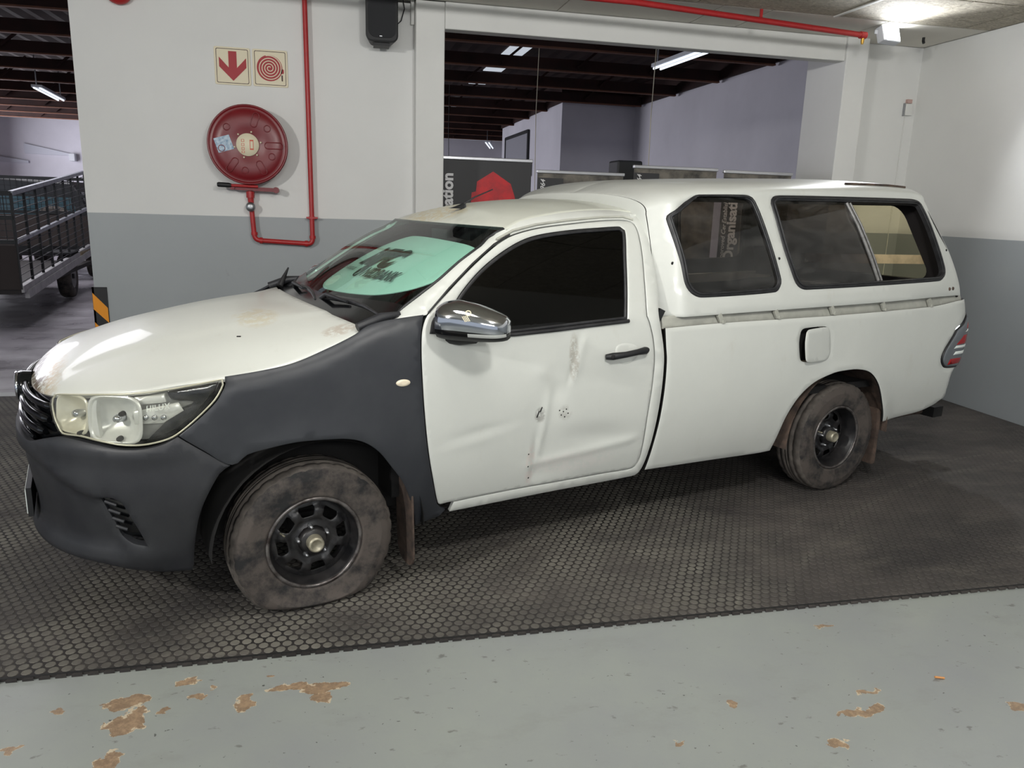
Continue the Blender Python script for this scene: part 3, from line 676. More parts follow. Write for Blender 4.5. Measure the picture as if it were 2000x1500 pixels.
def body(s, z):
    if s < XC - LF: x, y, zz = body(2 * (XC - LF) - s, z); return (x, -y, zz)
    if s > XR + LR: x, y, zz = body(2 * (XR + LR) - s, z); return (x, -y, zz)
    if XC <= s <= XR: return (s, -w_side(s, z), z)
    if s < XC:
        t = (XC - s) / LF * math.pi / 2; a = XC - interp(z, FRONT); b = w_side(XC, z)
        return (XC - a * abs(math.sin(t))**(2 / NEXP), -b * abs(math.cos(t))**(2 / NEXP), z)
    t = (s - XR) / LR * math.pi / 2; a = interp(z, REAR); b = w_side(XR, z)
    return (XR + a * math.sin(t)**(2 / 3.4), -b * max(0, math.cos(t))**(2 / 3.4), z)
def fender_fn(s, z):
    x, y, zz = body(s, z); roll = max(0, z - (interp(x, ZRIDGE) - .06)); return (x, y + 2.6 * roll**1.5, zz)
def cab(s, z):
    w = interp(z, W_BODY)
    if z < 1.12: w = w_side(s, z)
    d = max(0, min(interp(max(z, 1.1), XDOOR), .95) - s - .012) if z > 1.1 else 0
    return (s, -(w - d * min(1, d / .07) * sstep(1.10, 1.16, z)), z)
def door_fn(s, z):
    x, y, zz = cab(s, z)
    # knocks and creases in the door skin
    y += .010 * gs(s, 1.00, .10) * gs(z, .64, .15) - .006 * gs(s, 1.02 + .12 * (z - .62), .016) * sstep(.42, .55, z) * sstep(.86, .72, z)
    y += .008 * sstep(.965, .985, s) * sstep(1.30, 1.0, s) * sstep(.66, .52, z) * sstep(.36, .42, z)          # folded step low on the door
    y += .010 * gs(s, 1.33, .15) * gs(z, .57 - .10 * (s - 1.3), .05) - .006 * gs(z, .49 + .10 * (s - 1.2), .020) * sstep(.9, 1.05, s) * sstep(1.6, 1.5, s)
    k = sstep(.80, .88, z) * sstep(1.08, 1.0, z); c = s - .30 * (z - .92)
    y += .006 * gs(c, 1.165, .012) * k - .004 * gs(c, 1.195, .018) * k
    y += .005 * gs(s, .70, .14) * gs(z, .66 + .15 * (s - .7), .022) - .002 * gs(s, .70, .14) * gs(z, .62 + .15 * (s - .7), .022) + .008 * gs(s, 1.08, .05) * gs(z, .80, .05) - .006 * gs(s, 1.0, .05) * gs(z, .90, .04)
    return (x, y, zz)
# ---- truck materials
def paint(name, rgb, damage=None):
    N = Nodes(name); c = N.mix(N.ramp(N.noise(2.2, 5, .6), .35, .72), srgb(*rgb), tuple(v * .94 for v in srgb(*rgb)[:3]) + (1,))
    c = N.mix(N.math('MULTIPLY', N.ramp(N.noise(9, 7, .7, sc=(1, 1, .4)), .60, .80), .22), c, srgb(170, 160, 138))
    X = N.xyz(); spots = []
    chip = N.ramp(N.noise(30, 7, .75), .44, .52)
    for cx, cy, cz, r, k, col in (damage or ()):
        d = None
        for i, cc in enumerate((cx, cy, cz)):
            if cc is None: continue
            q = N.math('DIVIDE', N.math('SUBTRACT', X[i], cc), r[i]); q = N.math('MULTIPLY', q, q); d = q if d is None else N.math('ADD', d, q)
        mk = N.math('MULTIPLY', N.math('SUBTRACT', 1.0, N.math('MINIMUM', d, 1.0)), 1.6); mk = N.math('MINIMUM', mk, 1.0)
        c = N.mix(N.math('MULTIPLY', N.math('MULTIPLY', mk, chip), k), c, srgb(*col))
    N.color(c); N.bump(N.noise(3.5, 3), .035, .02)
    return N.set(.36, coat=.28)
M_paint = paint('white_truck_paint', (204, 206, 200))
M_hood = paint('white_hood_paint', (210, 212, 205), [(-.93, -.12, .9, (.16, .50, .11), 1.0, (186, 166, 134)), (-.94, -.1, .88, (.10, .44, .08), .85, (74, 58, 44)), (-.1, -.35, None, (.10, .16, 1), .45, (196, 180, 138)), (.16, -.72, None, (.09, .06, 1), .4, (150, 116, 86))])
M_door = paint('white_door_paint', (203, 205, 199), [(1.0, None, .70, (.03, 1, .04), .5, (90, 82, 76)), (.97, None, .46, (.03, 1, .12), .7, (206, 196, 190)), (1.13, None, .70, (.04, 1, .04), .25, (110, 100, 94)), (1.2, None, .45, (.3, 1, .06), .35, (214, 206, 202)), (1.17, None, .95, (.03, 1, .12), .55, (150, 140, 126))])
M_roofp = paint('white_roof_paint', (208, 210, 198), [(1.0, .25, None, (.14, .4, 1), .6, (196, 170, 104))])
M_rail = plain('bed_rail_grey', (176, 176, 166), .5, var=.2, vs=10)
M_char = plain('charcoal_primer_panel', (42, 44, 49), .45, var=.22, vs=5, bump=.05, bs=40, rgb2=(50, 52, 56))
M_bump = plain('charcoal_bumper_plastic', (37, 38, 42), .5, var=.2, vs=6, bump=.06, bs=120, rgb2=(46, 47, 50))
M_dark = plain('dark_underbody', (20, 19, 19), .85)
M_rust = plain('rusty_mud_flap_rubber', (92, 76, 66), .9, var=.5, vs=14, rgb2=(52, 44, 40), bump=.3, bs=60)
M_gloss = plain('gloss_black', (14, 15, 17), .12)
M_rubber = plain('black_seal_rubber', (26, 26, 28), .5, var=.3, vs=20, rgb2=(46, 46, 48))
N = Nodes('tyre_rubber'); d = N.ramp(N.noise(7.5, 6, .7), .44, .62)
N.color(N.mix(d, srgb(78, 71, 66), srgb(27, 27, 28))); N.bump(N.noise(70, 4), .15, .004); M_tyre = N.set(.78)
N = Nodes('dusty_tread_rubber'); N.color(N.mix(N.ramp(N.noise(16, 5), .4, .65), srgb(92, 86, 80), srgb(66, 61, 57))); N.bump(N.noise(120, 3), .25, .003); M_tread = N.set(.85)
M_rim = plain('black_steel_rim', (24, 24, 26), .38, var=.35, vs=14, rgb2=(44, 42, 42))
M_rimedge = plain('grey_rim_flange', (120, 116, 114), .3, .6, var=.5, vs=20, rgb2=(60, 52, 50))  # flange in a brighter grey than the black rim
M_cap = plain('zinc_hub_cap', (176, 170, 150), .42, .55, var=.3, vs=40)
M_chrome = plain('chrome', (205, 208, 214), .09, 1.0)
M_lamp = plain('headlight_reflector', (214, 216, 212), .25, .25, var=.12, vs=8)
M_haze = plain('yellowed_reflector', (206, 204, 188), .28, .2, var=.25, vs=9, rgb2=(190, 186, 166))
M_clear = thin_glass('clear_lamp_lens', (.97, .97, .95), .05, .16, (206, 204, 194))
M_wind = thin_glass('green_windscreen_glass', (.80, .94, .89), .01, .04, (170, 190, 184), 1.28)
M_tint = thin_glass('black_tinted_glass', (.018, .018, .022), .03)
M_cang = thin_glass('dusty_canopy_glass', (.60, .55, .51), .03, .13, (150, 148, 144))
M_rearg = thin_glass('amber_rear_glass', (.93, .89, .74), .02)
M_slide = thin_glass('dark_dusty_pane_glass', (.26, .23, .22), .04, .20, (140, 138, 134))
M_tail = plain('grey_lamp_plastic', (112, 116, 120), .25, .3)
M_tred = plain('red_lamp_lens', (150, 20, 24), .15)
M_seat = plain('grey_seat_cloth', (62, 64, 66), .9, var=.2, vs=30)
M_dash = plain('dashboard_plastic', (44, 46, 48), .7)
M_board = plain('white_card', (222, 228, 224), .6)
M_ink = plain('dark_green_ink', (40, 62, 56), .6)
M_wood = plain('raw_pine', (206, 184, 142), .7, var=.3, vs=12)
M_lining = plain('canopy_dark_lining', (30, 26, 26), .9)

T = empty('pickup_truck', (0, 0, 0), .2902)
tag(T, 'white pickup truck with charcoal front fender and bumper, black windows and white canopy', 'truck')
def both(name, mb, mats, parent=T, fix=False):
    a = mb.build(name, mats, parent, fix); b = mb.mirror().build(name, mats, parent, fix); return a, b
def mirror_build(mb, name, mats, parent): return mb.mirror().build(name, mats, parent, False)
# ---- front wing
arcF = [(-.304, .648), (-.252, .681), (-.174, .698), (-.081, .71), (.017, .709), (.117, .701), (.184, .679), (.242, .634), (.299, .558), (.348, .486), (.382, .413), (.417, .322), (.433, .248, 1)]
fend = [(.464, 1.168, 1), (.38, 1.160), (.30, 1.150), (.228, 1.132), (.173, 1.103), (.127, 1.082), (.074, 1.06), (-.02, 1.025), (-.097, 1.004), (-.207, .988), (-.309, .978, 1), (-.310, .954), (-.337, .895), (-.40, .832), (-.472, .777, 1), (-.381, .711)] + arcF + [(.548, .273, 1), (.575, .305, 1), (.531, .34), (.484, .5), (.458, .637), (.441, .8), (.435, .966), (.438, 1.067), (.447, 1.118)]
fA, fB = both('front_fender', patch(spline(fend, .018), fender_fn, gap=.0025, t=.014, off=.001), M_char)
ind = patch([(.353 + .03 * math.cos(2 * math.pi * k / 20), .903 + .014 * math.sin(2 * math.pi * k / 20)) for k in range(20)], fender_fn, off=.008, t=.012, grid=.01, inset=.004, drop=.004)
M_indi = plain('cream_indicator_lens', (226, 214, 190), .25)
ind.build('side_indicator', M_indi, fA, False); mirror_build(ind, 'side_indicator', M_indi, fB)
# ---- bonnet
def front_x(y, z=.93, push=0.0):
    a = XC - interp(z, FRONT); b = .86; k = min(1, abs(y) / b)**NEXP; return XC - (a + push) * (1 - k)**(1 / NEXP)
ZC = [(0, 1.140), (.15, 1.132), (.274, 1.120), (.40, 1.100), (.526, 1.072), (.70, 1.025), (.83, .975), (.92, .930), (.97, .890), (1.0, .852)]
ZE = [(0, 1.112), (.06, 1.098), (.15, 1.068), (.33, 1.012), (.43, .990), (.56, .972), (.70, .962), (.85, .953), (1.0, .940)]
HW = .815
def hood_fn(a, b):
    p = a / 1.1; q = b / HW; y = b; xr = .165 + .085 * abs(q)**2.2; xf = front_x(min(abs(y), .815), .93, -.01); x = xr + (xf - xr) * p
    m = abs(q)**2.6; z = interp(p, ZC) * (1 - m) + interp(p, ZE) * m
    # pressed crease lines either side of the centre
    z += .006 * (sstep(.50, .44, abs(y) + .10 * p) - .5) * sstep(1.0, .75, p)
    return (x, y, z)
ho = [(0, -HW, 1), (1.1, -HW, 1), (1.1, HW, 1), (0, HW, 1)]
hood = patch(spline(ho, .025), hood_fn, t=.016, inset=.006, drop=.005, grid=.035, flip=True).build('hood', M_hood, T, False)
MB().tube([Vector(hood_fn(.42 + .006 * k, -.55 + .004 * k)) + Vector((0, 0, .001)) for k in range(3)], .003, 5).build('paint_chip', M_dark, hood)
# ---- lower grille area, bumper
def bumper_off(s, z):
    m = s if s > XC - LF else 2 * (XC - LF) - s   # fold both halves
    o = 0.012 * gs(z, .715, .035) * sstep(-.40, -.60, m)
    zl = .545 + .10 * sstep(-.75, -1.25, m)
    o -= .030 * sstep(0, .035, zl - z) * sstep(-.66, -.78, m) * sstep(.27, .33, z)
    o += .012 * gs(z, .30, .04) * sstep(-.45, -.6, m)
    return o
bl = [(-.304, .648, 1), (-.336, .621), (-.389, .516), (-.414, .438), (-.429, .34), (-.438, .247), (-.450, .213, 1), (-.577, .217), (-.724, .232), (-.850, .250), (-1.05, .258), (-1.3, .262), (-1.6, .262)]
tl = [(-1.6, .690), (-1.40, .690), (-1.24, .694), (-1.08, .735), (-1.0, .752), (-.90, .752), (-.80, .744), (-.70, .734), (-.60, .736), (-.52, .752), (-.472, .775, 1), (-.381, .711)]
full = bl + [(2 * (XC - LF) - p[0],) + tuple(p[1:]) for p in bl[-2::-1]] + [(2 * (XC - LF) - p[0],) + tuple(p[1:]) for p in tl[::-1]][0:-1][0:] + tl[0:]
# order: near bottom -> far bottom -> far top -> near top
full = bl[:-1] + [(-1.6, .262)] + [(-3.2 - p[0],) + tuple(p[1:]) for p in bl[-2::-1]] + [(-3.2 - p[0],) + tuple(p[1:]) for p in tl[::-1]][:-1] + tl
fogh = spline([(-.815, .535), (-.735, .543), (-.687, .49), (-.62, .346, 1), (-.738, .371), (-.77, .419), (-.811, .505)], .015)
fogf = [(-3.2 - a, b) for a, b in fogh]
bmp = patch(spline(full, .022), body, holes=[fogh, fogf], gap=.002, t=.03, off=bumper_off, grid=.028, inset=.008, drop=.005).build('front_bumper', M_bump, T, False)
for L in (fogh, fogf):
    fg = patch(L, body, off=-.038, t=.01, grid=.02, inset=.002).build('fog_recess', M_gloss, bmp, False)
    cs = sum(a for a, b in L) / len(L)
    sgn = 1 if L is fogh else -1
    for k in range(4):
        z0 = .525 - .034 * k; s0 = -.800 + .010 * k; s1 = s0 + .05
        P = [Vector(body(s if sgn > 0 else -3.2 - s, z0 - .25 * (s - s0))) for s in (s0, (s0 + s1) / 2, s1)]
        MB().tube([p + Vector((.02, .012 * sgn, 0)) for p in P], .007, 6).build('fog_slat', M_bump, bmp)
MB().box((-.998, -.25, .34), (-.994, .25, .44)).build('number_plate', M_board, bmp); MB().box((-.994, -.26, .33), (-.975, .26, .45)).build('plate_holder', M_black, bmp)
# ---- grille
gl = [(-1.085, .880, 1), (-1.075, .82), (-1.05, .775), (-1.0, .752, 1), (-1.08, .735), (-1.24, .694, 1), (-1.40, .690), (-1.6, .690)]
gt = [(-1.6, .862), (-1.30, .868)]
gfull = gl + [(-3.2 - p[0],) + tuple(p[1:]) for p in gl[-2::-1]] + [(-1.9, .868), (-1.6, .862), (-1.3, .868)]
gr = patch(spline(gfull, .025), body, off=-.045, t=.012, gap=.003, grid=.04).build('grille', M_gloss, T, False)
for zc, s0, rr_ in ((.842, -1.10, .013), (.795, -1.11, .017), (.745, -1.14, .017), (.705, -1.24, .010)):
    m = MB(); S = [s0 + (-3.2 - 2 * s0) * k / 40 for k in range(41)]
    m.tube([Vector(body(s, zc)) + normal_of(body, s, zc) * (-.018) for s in S], [rr_ * (.6 if k in (0, 40) else 1) for k in range(41)], 10); m.build('grille_bar', M_gloss, gr)
bd = MB()
def ell(rx_, rz_, cz): return [(-.996, rx_ * math.cos(2 * math.pi * k / 36), cz + rz_ * math.sin(2 * math.pi * k / 36)) for k in range(36)]
bd.tube(ell(.078, .053, .815), .007, 8, closed=True); bd.tube(ell(.028, .050, .815), .005, 8, closed=True); bd.tube(ell(.055, .020, .838), .005, 8, closed=True); bd.build('front_emblem', M_chrome, gr)
bk = MB().lathe([(0, 0), (.085, 0), (.09, .02), (.085, .05)], 30, Matrix.Translation((-.992, 0, .815)) @ Matrix.Rotation(math.pi / 2, 4, 'Y') @ Matrix.Scale(.68, 4, (1, 0, 0)) @ Matrix.Identity(4)).build('emblem_base', M_gloss, gr)
# ---- headlight
hl = [(-1.078, .881), (-1.059, .901), (-.94, .915), (-.824, .924), (-.639, .936), (-.501, .95), (-.313, .976, 1), (-.310, .95), (-.337, .895), (-.40, .832), (-.472, .777), (-.52, .757), (-.60, .742), (-.69, .740), (-.79, .750), (-.89, .760), (-.995, .758), (-1.03, .783), (-1.06, .816), (-1.08, .856)]
HL = spline(hl, .02)
def clipx(a, b, P): return [p for p in P if a <= p[0] <= b]
lens = patch(HL, body, gap=.003, t=.004, off=.004, grid=.03, inset=.008, drop=.006)
hA, hB = both('headlight', lens, M_clear)
def hl_bits(par, mir):
    B = (lambda mb, n, m: mirror_build(mb, n, m, par)) if mir else (lambda mb, n, m: mb.build(n, m, par, False))
    B(patch(HL, body, gap=.004, off=-.088, t=.008, grid=.04, inset=.003), 'housing', M_lamp)
    # rim around the lens
    n = len(HL); m = MB(); m.tube([Vector(body(*p)) + normal_of(body, *p) * (-.008) for p in offset_poly(HL[::-1] if area2(HL) < 0 else HL, .005)], .0035, 6, closed=True); B(m, 'lens_rim', M_haze)
    blk = spline([(-.325, .958, 1), (-.52, .935, 1), (-.50, .905), (-.41, .892), (-.47, .868, 1), (-.60, .755, 1), (-.52, .768), (-.45, .80), (-.38, .86), (-.345, .905)], .02)
    B(patch(blk, body, off=-.030, t=.012, grid=.04, inset=.003), 'dark_bezel', M_gloss)
    for s, z, r, dep, m_ in ((-.960, .835, .064, .045, M_haze), (-.735, .832, .078, .050, M_lamp)):
        c = Vector(body(s, z)); nn_ = normal_of(body, s, z); X = nn_.to_track_quat('Z', 'Y').to_matrix().to_4x4()
        Mm = Matrix.Translation(c - nn_ * .018) @ X
        b = MB().lathe([(r * 1.12, -.004), (r * 1.06, .002), (r, 0), (r * .86, -dep * .35), (r * .55, -dep * .8), (r * .2, -dep)], 40, Mm, fn=lambda v, k, rr_, hh: Vector((v.x * (1.16 if rr_ > .02 else 1) / ((abs(math.cos(2 * math.pi * k / 40))**4 + abs(math.sin(2 * math.pi * k / 40))**4)**.25), v.y / ((abs(math.cos(2 * math.pi * k / 40))**4 + abs(math.sin(2 * math.pi * k / 40))**4)**.25), v.z))); B(b, 'reflector_bowl', m_)
        B(MB().lathe([(0, -.006), (.012, -.008), (.016, -.02), (.014, -dep)], 16, Mm), 'bulb_cap', M_chrome)
    dv = spline([(-.862, .908, 1), (-.828, .912, 1), (-.822, .84), (-.80, .762, 1), (-.85, .758, 1), (-.865, .84)], .02)
    B(patch(dv, body, off=-.016, t=.02, grid=.03, inset=.004), 'divider', M_lamp)
    st = spline([(-.66, .915, 1), (-.53, .925, 1), (-.52, .895, 1), (-.655, .885, 1)], .02); B(patch(st, body, off=-.028, t=.02, grid=.03, inset=.004), 'reflector_step', M_lamp)
    st = spline([(-.66, .862, 1), (-.47, .892, 1), (-.45, .862, 1), (-.53, .82, 1), (-.65, .815, 1)], .02); B(patch(st, body, off=-.026, t=.02, grid=.03, inset=.004), 'reflector_strip', M_lamp)
    for s, z in ((-.70, .855), (-.708, .765), (-.90, .772)):
        c = Vector(body(s, z)); nn_ = normal_of(body, s, z); B(MB().lathe([(0, .0), (.008, 0), (.010, -.012), (.010, -.02)], 10, Matrix.Translation(c - nn_ * .006) @ nn_.to_track_quat('Z', 'Y').to_matrix().to_4x4()), 'adjuster', M_dark)
    for k in range(3): B(MB().lathe([(.0, .0), (.009, .0), (.010, -.01)], 8, Matrix.Translation(Vector(body(-.60 + .035 * k, .842)) + normal_of(body, -.6, .842) * -.016) @ normal_of(body, -.6, .842).to_track_quat('Z', 'Y').to_matrix().to_4x4()), 'lamp_facet', M_chrome)
hl_bits(hA, False); hl_bits(hB, True)
def on_body(s0, z0, k=1.0, o=.0, slope=0.0):
    return lambda a, b: Vector(body(s0 + a * k, z0 + b + a * slope)) + normal_of(body, s0 + a * k, z0) * o
lettering('headlight_lettering', 'HILUX', on_body(-.592, .866, 1.0, -.004, .12), M_board, hA, size=.030, bold=.0006, spacing=1.1)
# ---- door
door_o = [(.531, .34), (.484, .5), (.458, .637), (.441, .80), (.435, .966), (.438, 1.067), (.447, 1.115), (.475, 1.163), (.593, 1.259), (.719, 1.353), (.839, 1.43), (.936, 1.475), (1.079, 1.508), (1.264, 1.53), (1.463, 1.548), (1.60, 1.552), (1.648, 1.535), (1.643, 1.437), (1.612, 1.263), (1.59, 1.115), (1.60, 1.09), (1.624, 1.0), (1.632, .909), (1.624, .787), (1.61, .629), (1.607, .464), (1.603, .395), (1.575, .354), (1.38, .352), (1.138, .349), (.912, .348), (.699, .342), (.577, .336)]
DO = spline(door_o, .018)
win_o = [(.560, 1.083, 1), (.590, 1.175), (.636, 1.237), (.744, 1.328), (.863, 1.4), (.983, 1.453), (1.091, 1.48), (1.258, 1.501), (1.432, 1.514), (1.555, 1.520), (1.573, 1.505), (1.535, 1.38), (1.501, 1.238), (1.469, 1.106, 1), (1.255, 1.096), (1.084, 1.086), (.869, 1.076), (.70, 1.078)]
WO = spline(win_o, .018)
dmb = patch(DO, door_fn, holes=[WO], gap=.003, t=.040, grid=.014, inset=.005, drop=.004, two=True)
dA = dmb.build('door', [M_door, M_dark], T, False); dB = mirror_build(patch(DO, cab, holes=[WO], gap=.003, t=.03, grid=.05, inset=.005, drop=.004, two=True), 'door', [M_paint, M_dark], T)
WI = offset_poly(WO[::-1] if area2(WO) < 0 else WO, .013)
seal = patch(WO, cab, holes=[WI], t=.02, grid=.03, off=-.001, inset=.003, drop=.003); seal.build('window_seal', M_rubber, dA, False); mirror_build(seal, 'window_seal', M_rubber, dB)
gls = patch(WI, cab, t=.004, grid=.05, off=-.010, inset=.001, drop=.0); gls.build('window_glass', M_tint, dA, False); mirror_build(gls, 'window_glass', M_tint, dB)
belt = MB().tube([Vector(cab(s, z)) + Vector((0, -.004, 0)) for s, z in ((.60, 1.074), (.70, 1.071), (.869, 1.068), (1.084, 1.077), (1.255, 1.087), (1.475, 1.098))], .009, 8); belt.build('belt_moulding', M_rubber, dA); mirror_build(belt, 'belt_moulding', M_rubber, dB)
for k in range(9): MB().bar(Vector(cab(1.34, 1.115 + .010 * k)) + Vector((0, .02, 0)), Vector(cab(1.462 + .002 * k, 1.115 + .010 * k)) + Vector((0, .02, 0)), .004, .003).build('louvre_strip', M_rubber, dA)
def handle(par, mir):
    B = (lambda mb, n, m: mirror_build(mb, n, m, par)) if mir else (lambda mb, n, m: mb.build(n, m, par))
    cup = spline([(1.40, .985), (1.45, 1.0), (1.52, .985), (1.54, .95), (1.50, .905), (1.44, .895), (1.40, .925)], .02)
    B(patch(cup, door_fn, off=.0015, t=.006, grid=.02, inset=.006, drop=.004), 'handle_cup', M_paint)
    P = [Vector(body(s, z)) + Vector((0, -o, 0)) for s, z, o in ((1.335, .942, .012), (1.365, .945, .026), (1.43, .951, .038), (1.50, .958, .036), (1.555, .960, .024), (1.575, .960, .012))]
    h = MB(); h.tube(P, [.012, .017, .014, .014, .018, .012], 10); B(h, 'door_handle', M_black)
    B(MB().lathe([(0, .012), (.010, .012), (.013, 0)], 12, Matrix.Translation(Vector(body(1.36, .944)) + Vector((0, -.03, 0))) @ Matrix.Rotation(math.pi / 2, 4, 'X')), 'key_cap', M_dark)
handle(dA, False); handle(dB, True)
for (s, z, L, a) in ((.985, .690, .035, 1.0), (1.0, .715, .028, .9)):
    p = Vector(door_fn(s, z)); MB().tube([p + Vector((0, -.0005, 0)), p + Vector((L * math.cos(a) * .5, -.0005, L * math.sin(a)))], .0035, 5).build('scratch', M_dark, dA)
for (s, z) in ((1.10, .712), (1.12, .705), (1.135, .715), (1.11, .690), (1.145, .695), (1.128, .680), (.955, .52), (.958, .46), (.97, .40)):
    p = Vector(door_fn(s, z)); MB().lathe([(0, .001), (.003, .0008), (.0045, -.001)], 7, Matrix.Translation(p) @ RX).build('paint_chip', M_dark, dA)
# ---- wing mirror
def mirror_bits(mir):
    sgn = -1 if mir else 1
    B = (lambda mb, n, m, par: mirror_build(mb, n, m, par)) if mir else (lambda mb, n, m, par: mb.build(n, m, par))
    C0 = Vector((.625, -.985, 1.150)); ax = Vector((.80, -.60, 0)).normalized(); nz2 = Vector((-.60, -.80, 0)); up = Vector((0, 0, 1))   # ax runs outwards, nz2 faces forward
    def pt(a, b, d): return C0 + ax * a + up * b + nz2 * d
    prof = [(-.150, -.075, .035), (-.135, -.085, .075), (-.08, -.080, .098), (0, -.078, .105), (.08, -.074, .092), (.125, -.062, .070), (.140, -.045, .035)]
    def sec(a, zlo, zhi, dmax):
        pass
    def shell(u, v, lo, hi, grow=1.0):
        # u 0..1 along ax, v 0..1 from low edge over the front to top edge
        a = -.150 + .292 * u; env = max(0.0, 1 - abs((u - .47) / .53)**3.2)**.5
        top = (.085 - .045 * max(0, u - .25)**1.2 / .70) * (.30 + .70 * env); bot = -.082 * (.72 + .28 * env)
        b0 = bot + (top - bot) * lo; b1 = bot + (top - bot) * hi; th = lo + (hi - lo) * v; b = bot + (top - bot) * th
        d = .100 * env**.7 * max(0, 1 - abs(th * 2 - 1)**2.6)**.55 * grow
        return pt(a * (1 + .02 * (grow - 1)), b, d)
    def solid(lo, hi, grow):
        m = MB(); m.grid(lambda u, v: shell(u, v, lo, hi, grow), 26, 14); return m
    base = MB(); base.grid(lambda u, v: shell(u, v, 0, 1, .97), 26, 20)
    base.grid(lambda u, v: pt(-.15 + .292 * u, *(lambda p: (0, 0))(0)) if False else (lambda q: C0 + ax * (q - C0).dot(ax) + up * (q - C0).dot(up))(shell(u, v, 0, 1, .97)), 26, 20, True)
    hb = B(base, 'wing_mirror', M_black, T)
    B(solid(.34, 1.0, 1.04), 'chrome_cap', M_chrome, hb); B(solid(.20, .335, 1.02), 'dark_band', M_gloss, hb)
    def strip(u, v):
        u2 = .47 + .50 * u; lo = .205 + .02 * u; hi = .30 + .06 * u; return shell(u2, v, lo, hi, 1.07)
    B(MB().grid(strip, 14, 5), 'indicator_lens', M_lamp, hb)
    B(MB().grid(lambda u, v: (lambda q: C0 + ax * (q - C0).dot(ax) * .93 + up * ((q - C0).dot(up) * .9) - nz2 * .002)(shell(u, v, 0, 1, 1)), 20, 10, True), 'mirror_glass', M_chrome, hb)
    ar_ = MB(); ar_.tube([(.575, -.862, 1.085), (.60, -.90, 1.080), (.64, -.96, 1.085)], [.045, .04, .03], 12); B(ar_, 'mirror_arm', M_black, hb)
    sl = patch(spline([(.475, 1.090, 1), (.56, 1.083, 1), (.600, 1.175, 1), (.625, 1.222, 1), (.50, 1.150)], .015), cab, off=.004, t=.01, grid=.02); B(sl, 'mirror_sail', M_black, hb)
    if not mir:
        em = [(.0, .0)]
        m = MB()
        def cp_(u, th): return shell(u, th, 0, 1, 1.06)
        m.tube([cp_(.47 + .035 * math.cos(2 * math.pi * k / 20), .80 + .055 * math.sin(2 * math.pi * k / 20)) for k in range(20)], .0022, 5, closed=True)
        for q in range(4): m.tube([cp_(.455 - .02 * q + .012 * k, .74 - .028 * k - .012 * q) for k in range(5)], .0018, 5)
        m.build('cap_emblem', M_cream, hb)
mirror_bits(False); mirror_bits(True)
# ---- cab shell: pillars, cantrail, rear corner, sill
wsedge = [(.367, 1.153), (.444, 1.208), (.554, 1.281), (.681, 1.368), (.816, 1.446), (.920, 1.504)]
dout = offset_poly(DO[::-1] if area2(DO) < 0 else DO, -.002)
def cyc_from(P, start, end):
    i0 = min(range(len(P)), key=lambda i: math.hypot(P[i][0] - start[0], P[i][1] - start[1])); i1 = min(range(len(P)), key=lambda i: math.hypot(P[i][0] - end[0], P[i][1] - end[1]))
    out = []; i = i0
    while True:
        out.append(P[i])
        if i == i1: break
        i = (i + 1) % len(P)
    return out
# door outline counter-clockwise: bottom front -> bottom rear -> up rear -> top -> down the front
dpath = cyc_from(dout, (.60, .333), (.470, 1.155))
outer = spline([(.335, 1.140, 1), (.372, 1.160)] + [(a, b) for a, b in wsedge[1:-1]] + [(.920, 1.504), (1.022, 1.541), (1.223, 1.574), (1.407, 1.592), (1.58, 1.598), (1.69, 1.588, 1), (1.700, 1.52), (1.694, 1.411), (1.688, 1.311), (1.678, 1.211), (1.660, 1.12), (1.668, 1.06), (1.684, .97), (1.690, .90), (1.685, .78), (1.672, .62), (1.655, .46), (1.637, .345), (1.607, .308), (1.1, .300), (.594, .289, 1)], .02, closed=False)
poly = outer + dpath
cs = patch(poly, cab, t=.02, grid=.03, inset=.0025, drop=.002); both('cab_side', cs, M_paint)
drip = MB().tube([Vector(cab(s, z)) + Vector((0, -.004, .002)) for s, z in ((.86, 1.455), (.95, 1.494), (1.079, 1.521), (1.264, 1.543), (1.463, 1.560), (1.60, 1.564), (1.65, 1.552))], .006, 6); both('drip_moulding', drip, M_rail)
aseal = MB().tube([Vector(cab(a, b)) + Vector((0, -.001, 0)) for a, b in ((.482, 1.172), (.593, 1.266), (.719, 1.360), (.839, 1.437), (.93, 1.479))], .004, 6); both('pillar_seal', aseal, M_rubber)
# ---- roof
ZD = [(.90, 1.497), (.92, 1.504), (1.022, 1.541), (1.223, 1.574), (1.407, 1.592), (1.58, 1.598), (1.72, 1.590)]
def wroof(x): return interp(interp(x, ZD), W_BODY) + .004
def roof_fn(x, b):
    q = b / .6; w = wroof(x); return (x, q * w, interp(x, ZD) + .036 * (1 - abs(q)**2.4) * sstep(.80, 1.15, x) + .012 * (1 - q * q))
rf = patch(spline([(.918, -.6, 1), (1.71, -.6, 1), (1.71, .6, 1), (.918, .6, 1), (.894, .35), (.884, 0), (.894, -.35)], .03), roof_fn, t=.012, grid=.05, inset=.005, drop=.004).build('roof', M_roofp, T, False)
an = MB(); an.grid(lambda u, v: (1.005 + (-.055 + .10 * u), (.020 * (1 - abs(2 * u - 1)**2)**.5 + .004) * math.cos(math.pi * v) * (1 - .2 * u), interp(1.0, ZD) + .045 + .038 * math.sin(math.pi * v) * (u**1.3) * (1 - max(0, u - .8) * 2.0)), 12, 10)
ab = an.build('antenna_base', M_black, T); MB().tube([(1.020, 0, 1.595), (1.10, 0, 1.640), (1.205, 0, 1.683)], [.006, .004, .003], 8).build('antenna_rod', M_rubber, ab)
MB().box((1.66, -.72, .62), (1.675, .72, 1.14)).build('cab_back_panel', M_paint, T)
MB().box((1.665, -.60, 1.14), (1.675, .60, 1.50)).build('rear_cab_glass', M_tint, T)
MB().box((1.66, -.60, 1.50), (1.70, .60, 1.58)).build('cab_back_header', M_paint, T)
